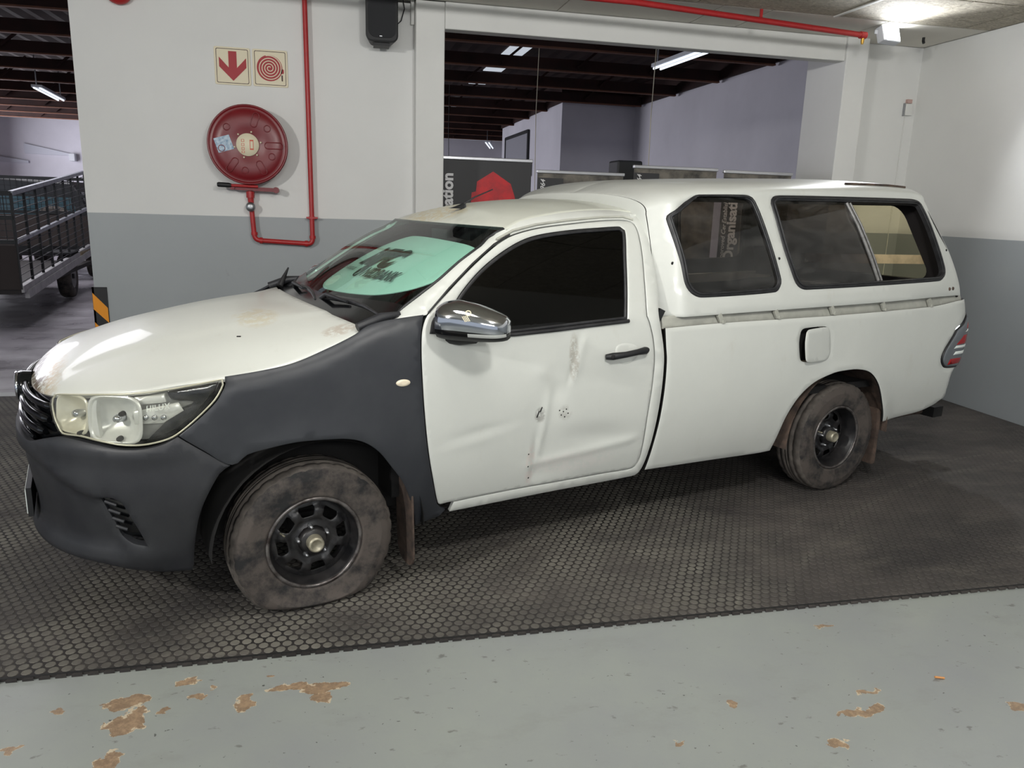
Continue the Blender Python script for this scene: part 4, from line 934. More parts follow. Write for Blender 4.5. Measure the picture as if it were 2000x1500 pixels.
# ---- windscreen
def ws_fn(q, z):
    b = max(1.10, z); xe = interp(b, [(p[1], p[0]) for p in wsedge]); we = -cab(xe, b)[1]; return (xe - (.105 - .065 * min(1, (b - 1.15) / .35)) * (1 - q * q), q * we, z)
def ws(a, b): return ws_fn(a / .75, b)
wo = spline([(-.74, 1.10, 1), (.74, 1.10, 1), (.745, 1.30), (.745, 1.502, 1), (-.745, 1.502, 1), (-.745, 1.30)], .03)
wsx = patch(wo, ws, t=.006, grid=.05, inset=.002, drop=0, off=-.002).build('windscreen', M_wind, T, False)
m = MB(); n = len(wo); m.tube([Vector(ws(*p)) for p in wo], .007, 6, closed=True); m.build('windscreen_seal', M_rubber, T)
bnd = patch(spline([(-.74, 1.10, 1), (.74, 1.10, 1), (.742, 1.185), (0, 1.160), (-.742, 1.185)], .03), ws, t=.002, grid=.05, inset=.001, drop=0, off=-.010).build('lower_frit_band', M_gloss, wsx, False)
MB().box((.90, -.10, 1.425), (.915, .10, 1.475)).build('rear_view_mirror', M_black, T)
# ---- cowl and wipers
def cowl(a, b):
    q = b / .78; x0 = .145 + .085 * abs(q)**2.2; x1 = .40 - .03 * (1 - q * q); return (x0 + (x1 - x0) * a / .2, b, 1.098 - .012 * abs(q)**2 + .018 * a / .2)
MBc = patch(spline([(0, -.80, 1), (.2, -.80, 1), (.2, .80, 1), (0, .80, 1)], .03), cowl, t=.03, grid=.04).build('cowl_panel', M_bump, T, False)
for k in range(14):
    b = -.62 + .095 * k; MB().bar(Vector(cowl(.05, b)) + Vector((0, 0, .003)), Vector(cowl(.12, b)) + Vector((0, 0, .003)), .05, .006).build('cowl_vent', M_dark, MBc)
def wiper(y0, y1, zt):
    p0 = Vector(cowl(.10, y0)) + Vector((0, 0, .03)); e = Vector(ws(y1, zt)) + Vector((-.03, 0, .012)); m_ = (p0 + e) / 2 + Vector((-.03, 0, .03))
    w = MB().tube([p0, m_, e], [.013, .010, .007], 8).build('wiper', M_black, T); MB().lathe([(0, .03), (.018, .028), (.022, 0)], 14, Matrix.Translation(p0 - Vector((0, 0, .02)))).build('wiper_pivot', M_black, w)
    B = [Vector(ws(y1 + dy, zt + dz)) + Vector((-.016, 0, .006)) for dy, dz in ((-.26, -.015), (-.13, .0), (0, .005), (.13, .002), (.26, -.008))]
    MB().tube(B, [.005, .009, .011, .009, .005], 8).build('wiper_blade', M_rubber, w)
wiper(-.05, -.42, 1.160); wiper(.50, .18, 1.155)
both('cowl_corner_trim', MB().tube([(.20, -.80, 1.118), (.30, -.79, 1.150), (.385, -.775, 1.160)], [.018, .022, .012], 8), M_bump)
tw = MB().tube([(.25, .74, 1.12), (.31, .78, 1.22)], [.02, .004], 6); tw.build('far_cowl_flap', M_rubber, T)
# ---- cab interior
db = MB().grid(lambda u, v: (.36 + .42 * u, -.74 + 1.48 * v, .93 + .13 * math.sin(math.pi * min(1, u * .75 + .25))), 12, 8); db.box((.34, -.74, .60), (.70, .74, .93)); db.build('dashboard', M_dash, T)
for yy in (-.38, .38):
    s_ = MB(); s_.box((.95, yy - .27, .55), (1.40, yy + .27, .75)); so_ = bevel(s_.build('seat', M_seat, T), .05, 4)
    Mt = Matrix.Translation((1.42, yy, .72)) @ Matrix.Rotation(math.radians(12), 4, 'Y'); bevel(MB().box((-.06, -.26, 0), (.06, .26, .48), Mt).build('seat_back', M_seat, so_), .05, 4); bevel(MB().box((-.04, -.13, .50), (.04, .13, .68), Mt).build('head_rest', M_seat, so_), .04, 4)
stw = MB(); Mt = Matrix.Translation((.82, .38, .98)) @ Matrix.Rotation(math.radians(-65), 4, 'Y'); stw.tube([Mt @ Vector((.18 * math.cos(2 * math.pi * k / 32), .18 * math.sin(2 * math.pi * k / 32), 0)) for k in range(32)], .014, 8, closed=True); stw.tube([Mt @ Vector((-.17, 0, 0)), Mt @ Vector((.17, 0, 0))], .012, 6); stw.tube([Mt @ Vector((0, 0, 0)), (.68, .38, .88)], .03, 8); stw.build('steering_wheel', M_black, T)
MB().box((.40, -.76, .36), (1.66, .76, .42)).build('cab_floor', M_dark, T); MB().box((.36, -.74, .36), (.40, .74, 1.09)).build('firewall', M_dark, T); MB().box((1.64, -.76, .36), (1.66, .76, 1.10)).build('cab_bulkhead', M_dark, T)
# ---- cargo bed
arcR = [(3.470, .386, 1), (3.445, .44), (3.403, .515), (3.322, .645), (3.234, .720), (3.119, .748), (3.0, .750), (2.913, .742), (2.771, .700), (2.661, .620), (2.588, .498), (2.553, .311, 1)]
bed = [(1.695, 1.055, 1), (2.046, 1.063), (2.496, 1.064), (2.916, 1.066), (3.38, 1.073), (3.794, 1.084), (4.00, 1.104), (4.12, 1.118), (4.23, 1.115, 1), (4.235, 1.06), (4.15, 1.045, 1), (4.085, 1.0), (4.028, .908), (3.943, .81), (3.920, .752), (3.952, .703), (4.003, .690), (4.115, .690), (4.235, .70, 1), (4.235, .52, 1), (4.10, .500), (4.015, .470), (3.965, .445), (3.842, .413), (3.65, .398), (3.53, .389)] + arcR + [(2.459, .308), (2.1, .318), (1.660, .328, 1), (1.672, .46), (1.690, .62), (1.702, .78), (1.706, .90), (1.700, .97)]
flap_o = [(2.640, .850), (2.628, .93), (2.640, .990), (2.665, 1.003), (2.819, 1.006), (2.855, .990), (2.868, .94), (2.872, .860), (2.850, .826), (2.81, .818), (2.69, .822), (2.652, .830)]
FO = spline(flap_o, .012)
bm = patch(spline(bed, .018), body, holes=[FO], gap=.002, t=.014, grid=.03, two=True)
bA = bm.build('bed_side', [M_paint, M_dark], T, False); bB = mirror_build(patch(spline(bed, .03), body, gap=.002, t=.014, grid=.06, two=True), 'bed_side', [M_paint, M_dark], T)
patch(FO, body, off=-.05, t=.01, grid=.03).build('filler_recess', M_dark, bA, False)
MB().lathe([(0, .03), (.035, .03), (.04, 0), (.04, -.02)], 20, Matrix.Translation(Vector(body(2.75, .91)) + Vector((0, .045, 0))) @ RX).build('filler_cap', M_black, bA)
hx, hy = 2.872, -w_side(2.872, .91)
def flap_fn(s, z):
    x, y, zz = body(s, z); c, sn = math.cos(math.radians(8)), math.sin(math.radians(8)); dx = x - hx; dy = y - hy; return (hx + dx * c - dy * sn * 1, hy + dx * sn + dy * c, zz)
patch([(a + .004, b) for a, b in FO], flap_fn, t=.008, grid=.02, gap=.001, off=.004, inset=.004).build('fuel_flap', M_paint, bA, False)
# tail light
tlo = spline([(3.926, .752), (3.957, .708), (4.003, .696), (4.115, .697), (4.17, .72), (4.195, .80), (4.205, .90), (4.205, 1.0), (4.19, 1.035), (4.145, 1.035), (4.09, .998), (4.028, .902), (3.947, .81)], .015)
tm = patch(tlo, body, off=.012, t=.04, grid=.02, inset=.010, drop=.008); tA, tB = both('tail_light', tm, M_tail)
trm = MB().tube([Vector(body(*p)) + normal_of(body, *p) * .002 for p in tlo], .006, 6, closed=True)
for par, mir in ((tA, False), (tB, True)):
    B = (lambda mb, n, m: mirror_build(mb, n, m, par)) if mir else (lambda mb, n, m: mb.build(n, m, par, False))
    B(trm, 'lamp_trim', M_rubber)
    for z0, z1, sl, mm, nm in ((.712, .748, 3.975, M_tred, 'red_strip'), (.772, .793, 4.02, M_board, 'white_strip'), (.812, .829, 4.02, M_board, 'white_strip'), (.836, .893, 4.045, M_tred, 'red_strip'), (.912, .925, 4.075, M_board, 'white_strip'), (.932, .968, 4.085, M_tred, 'red_strip'), (.992, 1.006, 4.125, M_board, 'white_strip')):
        P = [(sl, z0), (4.165 if z0 < .75 else 4.19, z0 + .008), (4.165 if z0 < .75 else 4.19, z1 + .008), (sl + .022, z1)]
        B(patch(spline([p + (1,) for p in P], .02), body, off=.0145, t=.006, grid=.02, inset=.002, drop=.002), nm, mm)
# top rail strip with rope hooks
rs = [(1.690, 1.050, 1), (2.046, 1.058), (2.916, 1.060), (3.794, 1.078), (4.02, 1.100), (4.16, 1.112), (4.16, 1.158, 1), (1.690, 1.112, 1)]
rl = patch(spline(rs, .03), body, off=-.016, t=.02, grid=.03, inset=.003).build('bed_rail', M_rail, T, False); mirror_build(patch(spline(rs, .03), body, off=-.016, t=.02, grid=.05, inset=.003), 'bed_rail', M_rail, T)
for s, z in ((2.047, 1.084), (2.445, 1.088), (2.881, 1.092), (3.322, 1.097), (3.759, 1.104)):
    p = Vector(body(s, z)); h = MB(); h.bar(p + Vector((-.012, .0, .022)), p + Vector((.012, 0, -.016)), .026, .014, (0, 1, 0)); h.bar(p + Vector((.012, -.006, -.016)), p + Vector((.03, -.004, -.018)), .016, .012, (0, 1, 0)); h.build('rope_hook', M_rail, rl)
tgp = spline([(4.243, .55, 1), (4.457, .55, 1), (4.457, 1.10, 1), (4.243, 1.10, 1)], .03)
patch(tgp, body, t=.03, grid=.04).build('tailgate', M_paint, T, False)
ub = MB(); ub.box((1.72, -.80, .60), (4.12, .80, .64)); ub.box((1.70, -.80, .60), (1.72, .80, 1.05)); ub.build('bed_floor', M_dark, T)
# ---- canopy
W_CAN = [(1.08, .885), (1.2, .868), (1.35, .835), (1.5, .79), (1.62, .745), (1.70, .70), (1.76, .64)]
TOP = [(1.60, 1.625), (1.67, 1.665), (1.75, 1.702), (1.84, 1.735), (1.95, 1.757), (2.2, 1.777), (2.6, 1.797), (3.2, 1.82), (3.6, 1.825), (3.8, 1.815), (3.95, 1.78), (4.1, 1.72)]
HS = .10; KM = .60; NS = 2.7
def can_w(x, z): return interp(z, W_CAN) - .015 * sstep(3.75, 4.1, x) - .10 * sstep(1.82, 1.68, x)
def can_fn(x, mm):
    k = mm / KM; t_ = interp(x, TOP) - HS
    if k <= 1: z = 1.095 + (t_ - 1.095) * k; return (x, -can_w(x, z), z)
    th = min(1.0, k - 1) * math.pi / 2; w = can_w(x, t_); return (x, -w * max(0, math.cos(th))**(2 / NS), t_ + HS * math.sin(th)**(2 / NS))
def can_m(x, z):
    t_ = interp(x, TOP) - HS
    if z <= t_: return KM * (z - 1.095) / (t_ - 1.095)
    return KM * (1 + math.asin(min(1, ((z - t_) / HS))**(NS / 2)) * 2 / math.pi)
w1 = [(1.772, 1.564), (1.787, 1.588), (1.93, 1.668), (1.975, 1.682), (2.299, 1.692), (2.35, 1.68), (2.368, 1.642), (2.467, 1.289), (2.47, 1.248), (2.431, 1.209), (1.917, 1.196), (1.855, 1.217), (1.82, 1.261), (1.805, 1.362)]
w2 = [(2.482, 1.654), (2.512, 1.686), (2.57, 1.697), (3.70, 1.712), (3.765, 1.700), (3.785, 1.655), (3.908, 1.316), (3.903, 1.267), (3.843, 1.238), (2.664, 1.215), (2.601, 1.235), (2.567, 1.288), (2.514, 1.442)]
def canpoly(P): return [(x, can_m(x, z)) for x, z in P]
C1 = canpoly(spline(w1, .018)); C2 = canpoly(spline(w2, .018))
rear_e = [(4.085, 1.140), (4.075, 1.203), (4.035, 1.305), (3.978, 1.416), (3.905, 1.524), (3.855, 1.610)]
co = [(1.70, 0.0, 1), (2.5, .006), (3.3, .016)] + [(x, can_m(x, z)) + ((1,) if i == 0 else ()) for i, (x, z) in enumerate(rear_e)] + [(3.83, KM * 1.12), (3.81, KM * 1.35), (3.80, KM * 2, 1), (1.70, KM * 2, 1), (1.70, KM * 1.0)]
co[1] = (2.5, can_m(2.5, 1.112)); co[2] = (3.3, can_m(3.3, 1.124)); co[0] = (1.70, can_m(1.70, 1.100), 1)
cn = empty('canopy', (0, 0, 0), 0, T)
cm_ = patch(spline(co, .025), can_fn, holes=[C1, C2], t=.022, grid=.03, inset=.005, drop=.003, two=True)
both('canopy_shell', cm_, [M_paint, M_lining], cn)
cf = [(1.66 + .05 * math.sin(math.pi * .5), 0)]
# raked front of the canopy, behind the cab
sec = [can_fn(1.702, KM * 2 * k / 40) for k in range(41)]; sec = [(y, z) for x, y, z in sec]
sec = sec + [(-y, z) for y, z in sec[-2::-1]]
patch(sec, lambda a, b: (1.700 - .02 * (1 - (a / .8)**2), a, b), t=.012, grid=.07, inset=.004, drop=.003, flip=True, two=True).build('canopy_front', [M_paint, M_lining], cn, False)
def can_rear(a, b):
    q = a / .80; x = interp(b, [(z, xx) for xx, z in rear_e] + [(1.70, 3.825), (1.80, 3.80)]); w = can_w(x, min(b, 1.70)) - max(0, b - 1.70) * 2; return (x - .01 + .03 * (1 - q * q), q * w, b)
rr = spline([(-.79, 1.13, 1), (.79, 1.13, 1), (.79, 1.74), (.6, 1.79), (-.6, 1.79), (-.79, 1.74)], .03); rw = rounded(-.62, 1.22, .62, 1.68, .08)
patch(rr, can_rear, holes=[rw], t=.015, grid=.06, two=True).build('canopy_rear_door', [M_paint, M_lining], cn, False); patch(rw, can_rear, t=.005, grid=.1, off=-.005).build('canopy_rear_glass', M_rearg, cn, False)
def ring_out(P, d): P = P[::-1] if area2(P) < 0 else P; return offset_poly(P, d)
for nm, P in (('front', C1), ('rear', C2)):
    o_ = ring_out(P, -.004); i_ = ring_out(P, .022)
    sl = patch(o_, can_fn, holes=[i_], off=.006, t=.03, grid=.03, inset=.005, drop=.005); both('window_seal', sl, M_rubber, cn)
    rim2 = MB().tube([Vector(can_fn(*p)) + normal_of(can_fn, *p) * .008 for p in ring_out(P, .015)], .005, 6, closed=True); both('seal_bead', rim2, M_rubber, cn)
    if nm == 'front': gp = patch(i_, can_fn, off=-.006, t=.004, grid=.06, inset=.001, drop=0); both('window_glass', gp, M_cang, cn)
    else:
        D0, D1 = (3.104, 1.652), (3.262, 1.263)
        def cut(P, keep):
            out = []
            for i in range(len(P)):
                p = P[i]; q = P[(i + 1) % len(P)]
                def sd(r):
                    a = (D0[0], can_m(*D0)); b = (D1[0], can_m(*D1)); return ((b[0] - a[0]) * (r[1] - a[1]) - (b[1] - a[1]) * (r[0] - a[0])) * keep
                sp_, sq = sd(p), sd(q)
                if sp_ >= 0: out.append(p)
                if (sp_ >= 0) != (sq >= 0):
                    t = sp_ / (sp_ - sq); out.append((p[0] + (q[0] - p[0]) * t, p[1] + (q[1] - p[1]) * t))
            return out
        L_ = cut(i_, -1)
        if sum(p[0] for p in L_) / len(L_) > 3.1: L_ = cut(i_, 1)
        gp = patch(L_, can_fn, off=-.006, t=.004, grid=.06, inset=.001, drop=0); both('sliding_pane', gp, M_slide, cn)
        for e, r_ in ((0, .010), (.03, .007)): 
            dv = MB().tube([Vector(can_fn(D0[0] + (D1[0] - D0[0]) * t + e, can_m(D0[0] + (D1[0] - D0[0]) * t, D0[1] + (D1[1] - D0[1]) * t))) + Vector((0, .004, 0)) for t in (-.06, .25, .5, .75, 1.04)], r_, 8); both('pane_edge', dv, plain('worn_aluminium', (150, 148, 146), .45, .6, var=.3, vs=40), cn)
for s, z in ((3.958, 1.182), (3.997, 1.184)):
    p = Vector(can_fn(s, can_m(s, z))); MB().lathe([(0, .004), (.010, .003), (.012, -.002)], 12, Matrix.Translation(p) @ RX).build('rusty_bolt', M_rust, cn)
for s, z in ((3.95, 1.416), (1.772, 1.355), (2.474, 1.375)):
    p = Vector(can_fn(s, can_m(s, z))); MB().lathe([(0, .003), (.007, .002), (.008, -.002)], 10, Matrix.Translation(p) @ RX).build('screw', M_dark, cn)
MB().bar((3.10, -.45, 1.350), (4.02, -.62, 1.345), .03, .055).build('wooden_plank', M_wood, cn)  # wooden plank inside the canopy, parented to it
both('roof_rack_strip', MB().tube([Vector(can_fn(x, KM * 1.35)) + Vector((0, 0, .004)) for x in (3.2, 3.4, 3.6, 3.75)], .008, 6), M_rust, cn)
MB().bar((1.66, -.845, 1.075), (1.69, -.85, 1.14), .02, .03).build('canopy_clamp', M_black, cn)
# ---- underbody, wheel wells
u = MB(); u.box((-.80, -.55, .30), (-.2, .55, .62)); u.box((-.62, -.56, .62), (.36, .56, .96)); u.box((-.2, -.46, .26), (4.05, -.36, .42)); u.box((-.2, .36, .26), (4.05, .46, .42)); u.box((3.02, -.62, .28), (3.15, .62, .38)); u.box((-.05, -.6, .22), (.06, .6, .3)); u.box((.45, -.72, .30), (1.6, .72, .37)); u.box((1.8, -.70, .36), (2.6, .70, .60)); u.build('chassis', M_dark, T)
def liner(cx, cz, r):
    m = MB(); m.grid(lambda u_, v: (cx + r * math.cos(math.pi * (1 - u_)), -.55 - (.31 if r < .42 else .33) * v, cz + r * 1.0 * math.sin(math.pi * (1 - u_))), 24, 2); return m
both('wheel_arch_liner', liner(.03, .27, .425), M_dark); both('wheel_arch_liner', liner(3.07, .32, .44), M_rust)
both('wheel_well_wall', MB().box((-.45, -.57, .25), (.47, -.55, .72)), M_dark); both('wheel_well_wall', MB().box((2.6, -.57, .25), (3.5, -.55, .76)), M_dark)
both('front_mud_flap', MB().prism(rounded(-.885, .075, -.70, .46, .07), lambda a, b, d: (.395 + d + .06 * (.40 - b) * .4, a, b), .008), M_rust)
both('rear_mud_flap', MB().prism(rounded(-.852, .105, -.66, .46, .02), lambda a, b, d: (3.468 + d, a, b), .010), M_rust)
tb = MB(); tb.box((4.05, -.42, .30), (4.22, .42, .36)); tb.box((4.10, -.66, .38), (4.20, .66, .50)); tb.box((4.20, -.74, .30), (4.30, -.58, .37)); tb.build('tow_bar', M_dark, T); MB().tube([(3.4, -.62, .30), (4.12, -.64, .33), (4.2, -.64, .325)], .024, 10).build('exhaust_pipe', M_rust, T)
# ---- wheels
def tyre_profile(R, r, w):
    h = w / 2
    return [(r, -h * .72), (r + .018, -h * .86), (r + (R - r) * .45, -h * 1.0), (R - .035, -h * .98), (R - .016, -h * .90), (R - .004, -h * .76), (R - .004, -h * .48), (R - .011, -h * .46), (R - .011, -h * .42), (R, -h * .40), (R, -h * .14), (R - .008, -h * .12), (R - .008, -h * .08), (R, -h * .06),
            (R, h * .06), (R - .008, h * .08), (R - .008, h * .12), (R, h * .14), (R, h * .40), (R - .011, h * .42), (R - .011, h * .46), (R - .004, h * .48), (R - .004, h * .76), (R - .016, h * .90), (R - .035, h * .98), (R - .055, h * 1.0), (R - .058, h * 1.012), (R - .064, h * 1.0), (r + (R - r) * .45, h * 1.02), (r + .024, h * .90), (r + .018, h * .915), (r + .010, h * .86), (r, h * .72)]
def wheel(cx, cz, ysign, flat, disc_in, rot, R=.330, r=.186, w=.192, yc=.758):
    M0 = Matrix.Translation((cx, ysign * yc, cz)) @ (Matrix.Rotation(math.pi / 2, 4, 'X') if ysign < 0 else Matrix.Rotation(-math.pi / 2, 4, 'X')) @ Matrix.Rotation(rot, 4, 'Z')   # local z outwards
    rim = MB(); h = w / 2
    rim.lathe([(r + .006, h * .80), (r + .004, h * .86), (r - .004, h * .84), (r - .008, h * .72), (r - .012, h * .55), (r - .022, h * .35), (r - .028, -.02), (r - .02, -h * .6), (r + .004, -h * .8), (r + .006, -h * .72), (r - .012, -h * .55), (r - .02, -.02), (r - .014, h * .35)], 56, M0, closed=True)
    W = rim.build('wheel', M_rim, T)
    rg = MB().lathe([(r + .009, h * .83), (r + .006, h * .885), (r - .001, h * .89), (r - .007, h * .855), (r - .006, h * .80)], 56, M0).build('rim_flange', M_rimedge, W)
    zd = h * .80 - disc_in
    def disc(a, b):
        q = math.hypot(a, b); z = zd + .018 * sstep(.155, .125, q) - .012 * sstep(.10, .085, q) + .012 * sstep(.075, .055, q); return M0 @ Vector((a, b, z))
    circ = [((r - .020) * math.cos(2 * math.pi * k / 60), (r - .020) * math.sin(2 * math.pi * k / 60)) for k in range(60)]
    hs_ = []
    for k in range(8):
        a0 = math.pi / 4 * k; P = []
        for da, q in ((-.20, .104), (.20, .104), (.23, .118), (.235, .140), (.20, .146), (-.20, .146), (-.235, .140), (-.23, .118)): P.append((q * math.cos(a0 + da), q * math.sin(a0 + da)))
        hs_.append(spline(P, .008))
    patch(circ, disc, holes=hs_, t=.006, grid=.014, inset=.003, drop=.003).build('wheel_disc', M_rim, W, True)
    MB().lathe([(0, zd + .012), (.062, zd + .012), (.052, zd + .035), (.047, zd + .040), (.0, zd + .040)], 30, M0).build('hub', M_rim, W)
    MB().lathe([(.033, zd + .03), (.033, zd + .072), (.030, zd + .080), (.024, zd + .083), (.021, zd + .079), (0, zd + .077)], 28, M0).build('hub_cap', M_cap, W)
    for k in range(5):
        a = 2 * math.pi * k / 5 + .3; Mn = M0 @ Matrix.Translation((.0625 * math.cos(a), .0625 * math.sin(a), zd + .010)); MB().lathe([(.011, 0), (.011, .016), (.007, .022), (.006, .034), (0, .035)], 6, Mn).build('lug_nut', M_steel, W)
    NA = 132
    def tf(v, k, rr2, hh):
        if rr2 > R - .02 and abs(hh) > h * .47:   # shoulder block slots
            if k % 4 == 0: f_ = (rr2 - .0045) / rr2; v = Vector((v.x * f_, v.y * f_, v.z))
        p = M0 @ v
        if flat:
            d = math.hypot(p.x - cx, p.z - cz)
            lift = max(0, .10 - p.z)
            if p.z < .10:
                k2 = (.10 - p.z) / .10
                side = (p.y - ysign * yc) / h
                p.y += side * .026 * min(1, k2)**1.3 * sstep(R + .02, r + .05, d * .92)
                p.z = max(.0005, p.z if p.z > 0.03 else .03 + (p.z - .03) * .42)
        else:
            if p.z < .012: p.z = max(.0005, p.z)
        return p
    P = tyre_profile(R, r, w); ty = MB(); ty.cur = 0
    vs = []
    n0 = len(P)
    ty.lathe(P, NA, None, closed=True, fn=tf)
    for fi in range(len(ty.f)):
        i = fi // NA; ty.m[fi] = 1 if 3 <= i <= 22 else 0
    ty.build('tyre', [M_tyre, M_tread], W)
    MB().tube([M0 @ Vector((.140 * math.cos(2.6), .140 * math.sin(2.6), h * .55)), M0 @ Vector((.128 * math.cos(2.6), .128 * math.sin(2.6), h * .80))], .004, 6).build('valve_stem', M_cap, W)
wheel(0.0, .262, -1, True, .050, .15); wheel(0.0, .318, 1, False, .050, .4)
wheel(3.10, .322, -1, False, .080, .2); wheel(3.10, .322, 1, False, .080, .9)
# ---- finance placard behind the windscreen
pl = empty('windscreen_placard', (0, 0, 0), .2902)
def plac(a, b): p = Vector(ws(a, b)); return (p.x + .055, p.y, p.z - .030)
po = spline([(.40, 1.190), (.27, 1.183), (-.30, 1.215), (-.52, 1.262), (-.645, 1.335), (-.665, 1.42), (-.44, 1.452), (.27, 1.458), (.42, 1.40), (.49, 1.29), (.47, 1.215)], .02)
patch(po, plac, t=.005, grid=.04, inset=.002, drop=.001, flip=True).build('card', M_board, pl, False)
def pt_(b0, z0, kx=1.0, kz=1.0):
    def f(x, y):
        a, b = b0 - x * kx, z0 + y * kz + .02 * x; n = normal_of(plac, a, b); n = -n if n.x > 0 else n; return Vector(plac(a, b)) + n * .010
    return f
lettering('large_lettering', 'MFC', pt_(.30, 1.308, 1.45, .80), M_ink, pl, size=.132, bold=.009, shear=.45)
lettering('small_lettering', 'A division of', pt_(.42, 1.268, 1.0, .9), M_ink, pl, size=.036, shear=.2)
lettering('bank_lettering', 'NEDBANK', pt_(.06, 1.262, 1.3, .85), M_ink, pl, size=.062, bold=.0025)
m = MB(); f_ = pt_(.12, 1.280, 1, .8); m.tube([f_(.032 * math.cos(2 * math.pi * k / 24), .032 * math.sin(2 * math.pi * k / 24)) for k in range(24)], .0035, 5, closed=True); m.tube([f_(-.02, -.02), f_(0, .03), f_(.02, -.01)], .003, 5); m.build('ring_logo', M_ink, pl)
MB().bar(Vector(f_(.0, -.13)), Vector(f_(-.03, -.13)), .004, .01).build('footer_line', M_ink, pl)
tag(pl, 'white finance placard with dark lettering behind the pickup windscreen', 'placard')
# ------------------------------------------------------------------ caged trailer and dark vehicle in the hall
M_cage = plain('black_cage_steel', (30, 31, 34), .5, .3, var=.2, vs=10)
M_cageh = plain('pale_rail_steel', (150, 152, 160), .4, .6, var=.4, vs=8)  # paler steel for the upper rails of one cage side only
M_grey = plain('grey_trailer_chassis', (168, 166, 168), .5, .3, var=.3, vs=6)
tr = empty('cage_trailer', (-3.357, 6.5, -.012), math.atan2(.483, 4.5))   # local +y along the trailer, -x across
LT, WT, s0 = 4.55, 1.7, .054
def tz(y, z): return z + y * s0
for x, nm in ((0, 'cage_side'), (-WT, 'cage_side')):
    sd = MB().bar((x, 0, tz(0, 1.58)), (x, LT, tz(LT, 1.70)), .05, .05).build('top_rail', M_cageh if x == 0 else M_cage, tr)
    MB().bar((x, 0, tz(0, 1.02)), (x, LT, tz(LT, 1.10)), .045, .045).build('middle_rail', M_cageh if x == 0 else M_cage, tr)
    MB().bar((x, 0, tz(0, .46)), (x, LT, tz(LT, .46)), .06, .08).build('bottom_rail', M_grey, tr)
    for k in range(9):
        y = LT * k / 8; MB().bar((x, y, tz(y, .46)), (x, y, tz(y, 1.58 + .12 * y / LT)), .03, .03, (0, 1, 0)).build('cage_post', M_cage, tr)
    me_ = MB()
    for k in range(1, 14): me_.bar((x + .01, 0, tz(0, .46 + .084 * k)), (x + .01, LT, tz(LT, .46 + .09 * k)), .008, .008)
    o = me_.build('mesh_wires', M_cage, tr); o['kind'] = 'stuff'
for y in (0, LT):
    MB().box((-WT, y - .02, tz(y, .46)), (0, y + .02, tz(y, .98))).build('end_panel', plain('dark_brown_board', (48, 40, 38), .8), tr)
    for z in (1.02, 1.30, 1.58): MB().bar((-WT, y, tz(y, z)), (0, y, tz(y, z)), .05, .05).build('end_rail', M_cage, tr)
    me_ = MB()
    for k in range(1, 20): me_.bar((-WT * k / 20, y, tz(y, 1.0)), (-WT * k / 20, y, tz(y, 1.58)), .008, .008)
    for k in range(1, 8): me_.bar((-WT, y, tz(y, 1.0 + .075 * k)), (0, y, tz(y, 1.0 + .075 * k)), .008, .008)
    o = me_.build('end_mesh', M_cage, tr); o['kind'] = 'stuff'
MB().box((-WT, 0, tz(0, .40)), (0, LT, .46)).build('deck', plain('dark_deck', (40, 36, 36), .8), tr)
MB().bar((.02, .15, tz(.15, .38)), (.02, LT, tz(LT, .38)), .05, .10).build('chassis_rail', M_grey, tr); MB().bar((-WT + .3, .15, tz(.15, .36)), (-WT + .3, LT + .2, tz(LT, .36)), .08, .10).build('chassis_rail', M_grey, tr)
for sx in (-.10, -WT + .10):
    Mw = Matrix.Translation((sx, 3.05, .335)) @ Matrix.Rotation(math.pi / 2, 4, 'Y')
    wv_ = MB().lathe([(0, -.02), (.12, -.02), (.17, -.05), (.185, -.085), (.185, .085), (.17, .09), (.14, .02), (.05, .03), (0, .04)], 30, Mw).build('wheel', M_grey, tr)
    MB().lathe([(.185, -.09), (.24, -.1), (.31, -.09), (.33, -.05), (.33, .05), (.31, .09), (.24, .1), (.185, .09)], 36, Mw).build('tyre', M_tyre, wv_)
MB().box((-.28, 2.68, .70), (.03, 3.42, .72)).build('mudguard', M_cage, tr); MB().bar((-WT, 3.05, .335), (0, 3.05, .335), .07, .07).build('axle', M_cage, tr)
MB().box((.0, 3.45, .62), (.03, 4.4, .68)).build('timber_strip', M_wood, tr)
tag(tr, 'black cage sided trailer parked in the hall left of the wall', 'trailer')
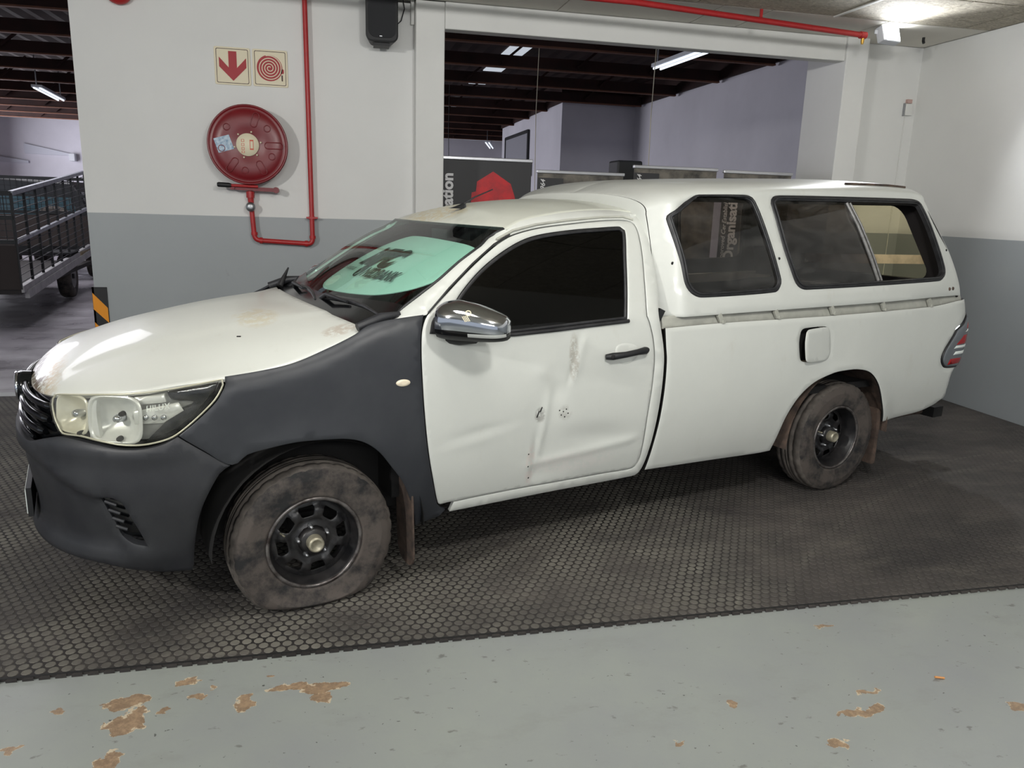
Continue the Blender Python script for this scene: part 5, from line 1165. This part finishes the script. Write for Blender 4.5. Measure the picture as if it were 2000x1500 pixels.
# dark vehicle
M_car = plain('dark_vehicle_paint', (30, 30, 33), .3, coat=.4); M_cgl = plain('dark_vehicle_glass', (52, 74, 82), .08)
cv_ = empty('dark_offroader', (-5.1, 14.0, -.012), .06)
pr = [(-.85, .45), (.90, .45), (.95, .95), (.90, 1.06), (.74, 1.62), (.60, 1.80), (-.60, 1.84), (-.78, 1.60), (-.86, 1.06), (-.90, .95)]
bevel(MB().prism(pr, lambda a, b, d: (a, -1.9 + d, b), 3.6).build('body', M_car, cv_), .05, 3)
MB().prism([(-.66, 1.12), (.68, 1.12), (.58, 1.56), (-.56, 1.58)], lambda a, b, d: (a, -1.912 + d, b), .02).build('rear_window', M_cgl, cv_)
bevel(MB().box((-.85, -2.02, .50), (.85, -1.88, .68)).build('rear_bumper', M_black, cv_), .03)
sw = Matrix.Translation((.30, -1.92, 1.02)) @ RX; MB().lathe([(0, .1), (.12, .1), (.16, .06), (.17, .02)], 30, sw).build('spare_rim', M_rim, cv_); MB().lathe([(.17, 0), (.18, .12), (.26, .17), (.33, .15), (.34, .02)], 36, sw).build('spare_tyre', M_tyre, cv_)
for sx in (-.72, .74):
    for yy in (-1.2, .9):
        Mw = Matrix.Translation((sx, yy, .36)) @ Matrix.Rotation(math.pi / 2, 4, 'Y'); MB().lathe([(0, -.12), (.2, -.12), (.34, -.10), (.36, -.05), (.36, .05), (.34, .10), (.2, .12), (0, .12)], 30, Mw).build('wheel', M_tyre, cv_)
for sx in (-.80, .82): MB().box((sx - .05, -1.93, .85), (sx + .05, -1.90, 1.05)).build('rear_lamp', M_tred, cv_)
tag(cv_, 'dark boxy off road vehicle with spare wheel behind the caged trailer', 'vehicle')
# pale cladding boards and a fitting on the far wall
for (x0, x1, z0, z1, sk, lb) in ((-10.85, -9.35, 2.92, 3.30, -.02, 'pale horizontal panel high on the far hall wall beside the camera box'), (-13.0, -10.75, 2.60, 2.98, -.02, 'lower pale horizontal panel on the far hall wall at the frame edge')):
    o = MB().prism([(x0, z0 + .02), (x1, z0), (x1, z1 - .30), (x0, z1)], lambda a, b, d: (a, 28.9 + d, b), .1).build('wall_panel', plain('pale_cladding', (196, 198, 208), .6)); tag(o, lb, 'panel')
o = bevel(MB().box((-9.33, 28.75, 2.72), (-9.13, 29.0, 3.0)).build('camera_box', M_lampwhite), .02); tag(o, 'small white box at the end of the far wall panel', 'box')
st = MB().tube([(2.425, -1.690, -.008), (2.455, -1.702, -.008)], .004, 8).build('cigarette_butt', plain('cork_paper', (200, 140, 84), .7)); tag(st, 'small tan cigarette butt lying on the grey floor', 'litter')
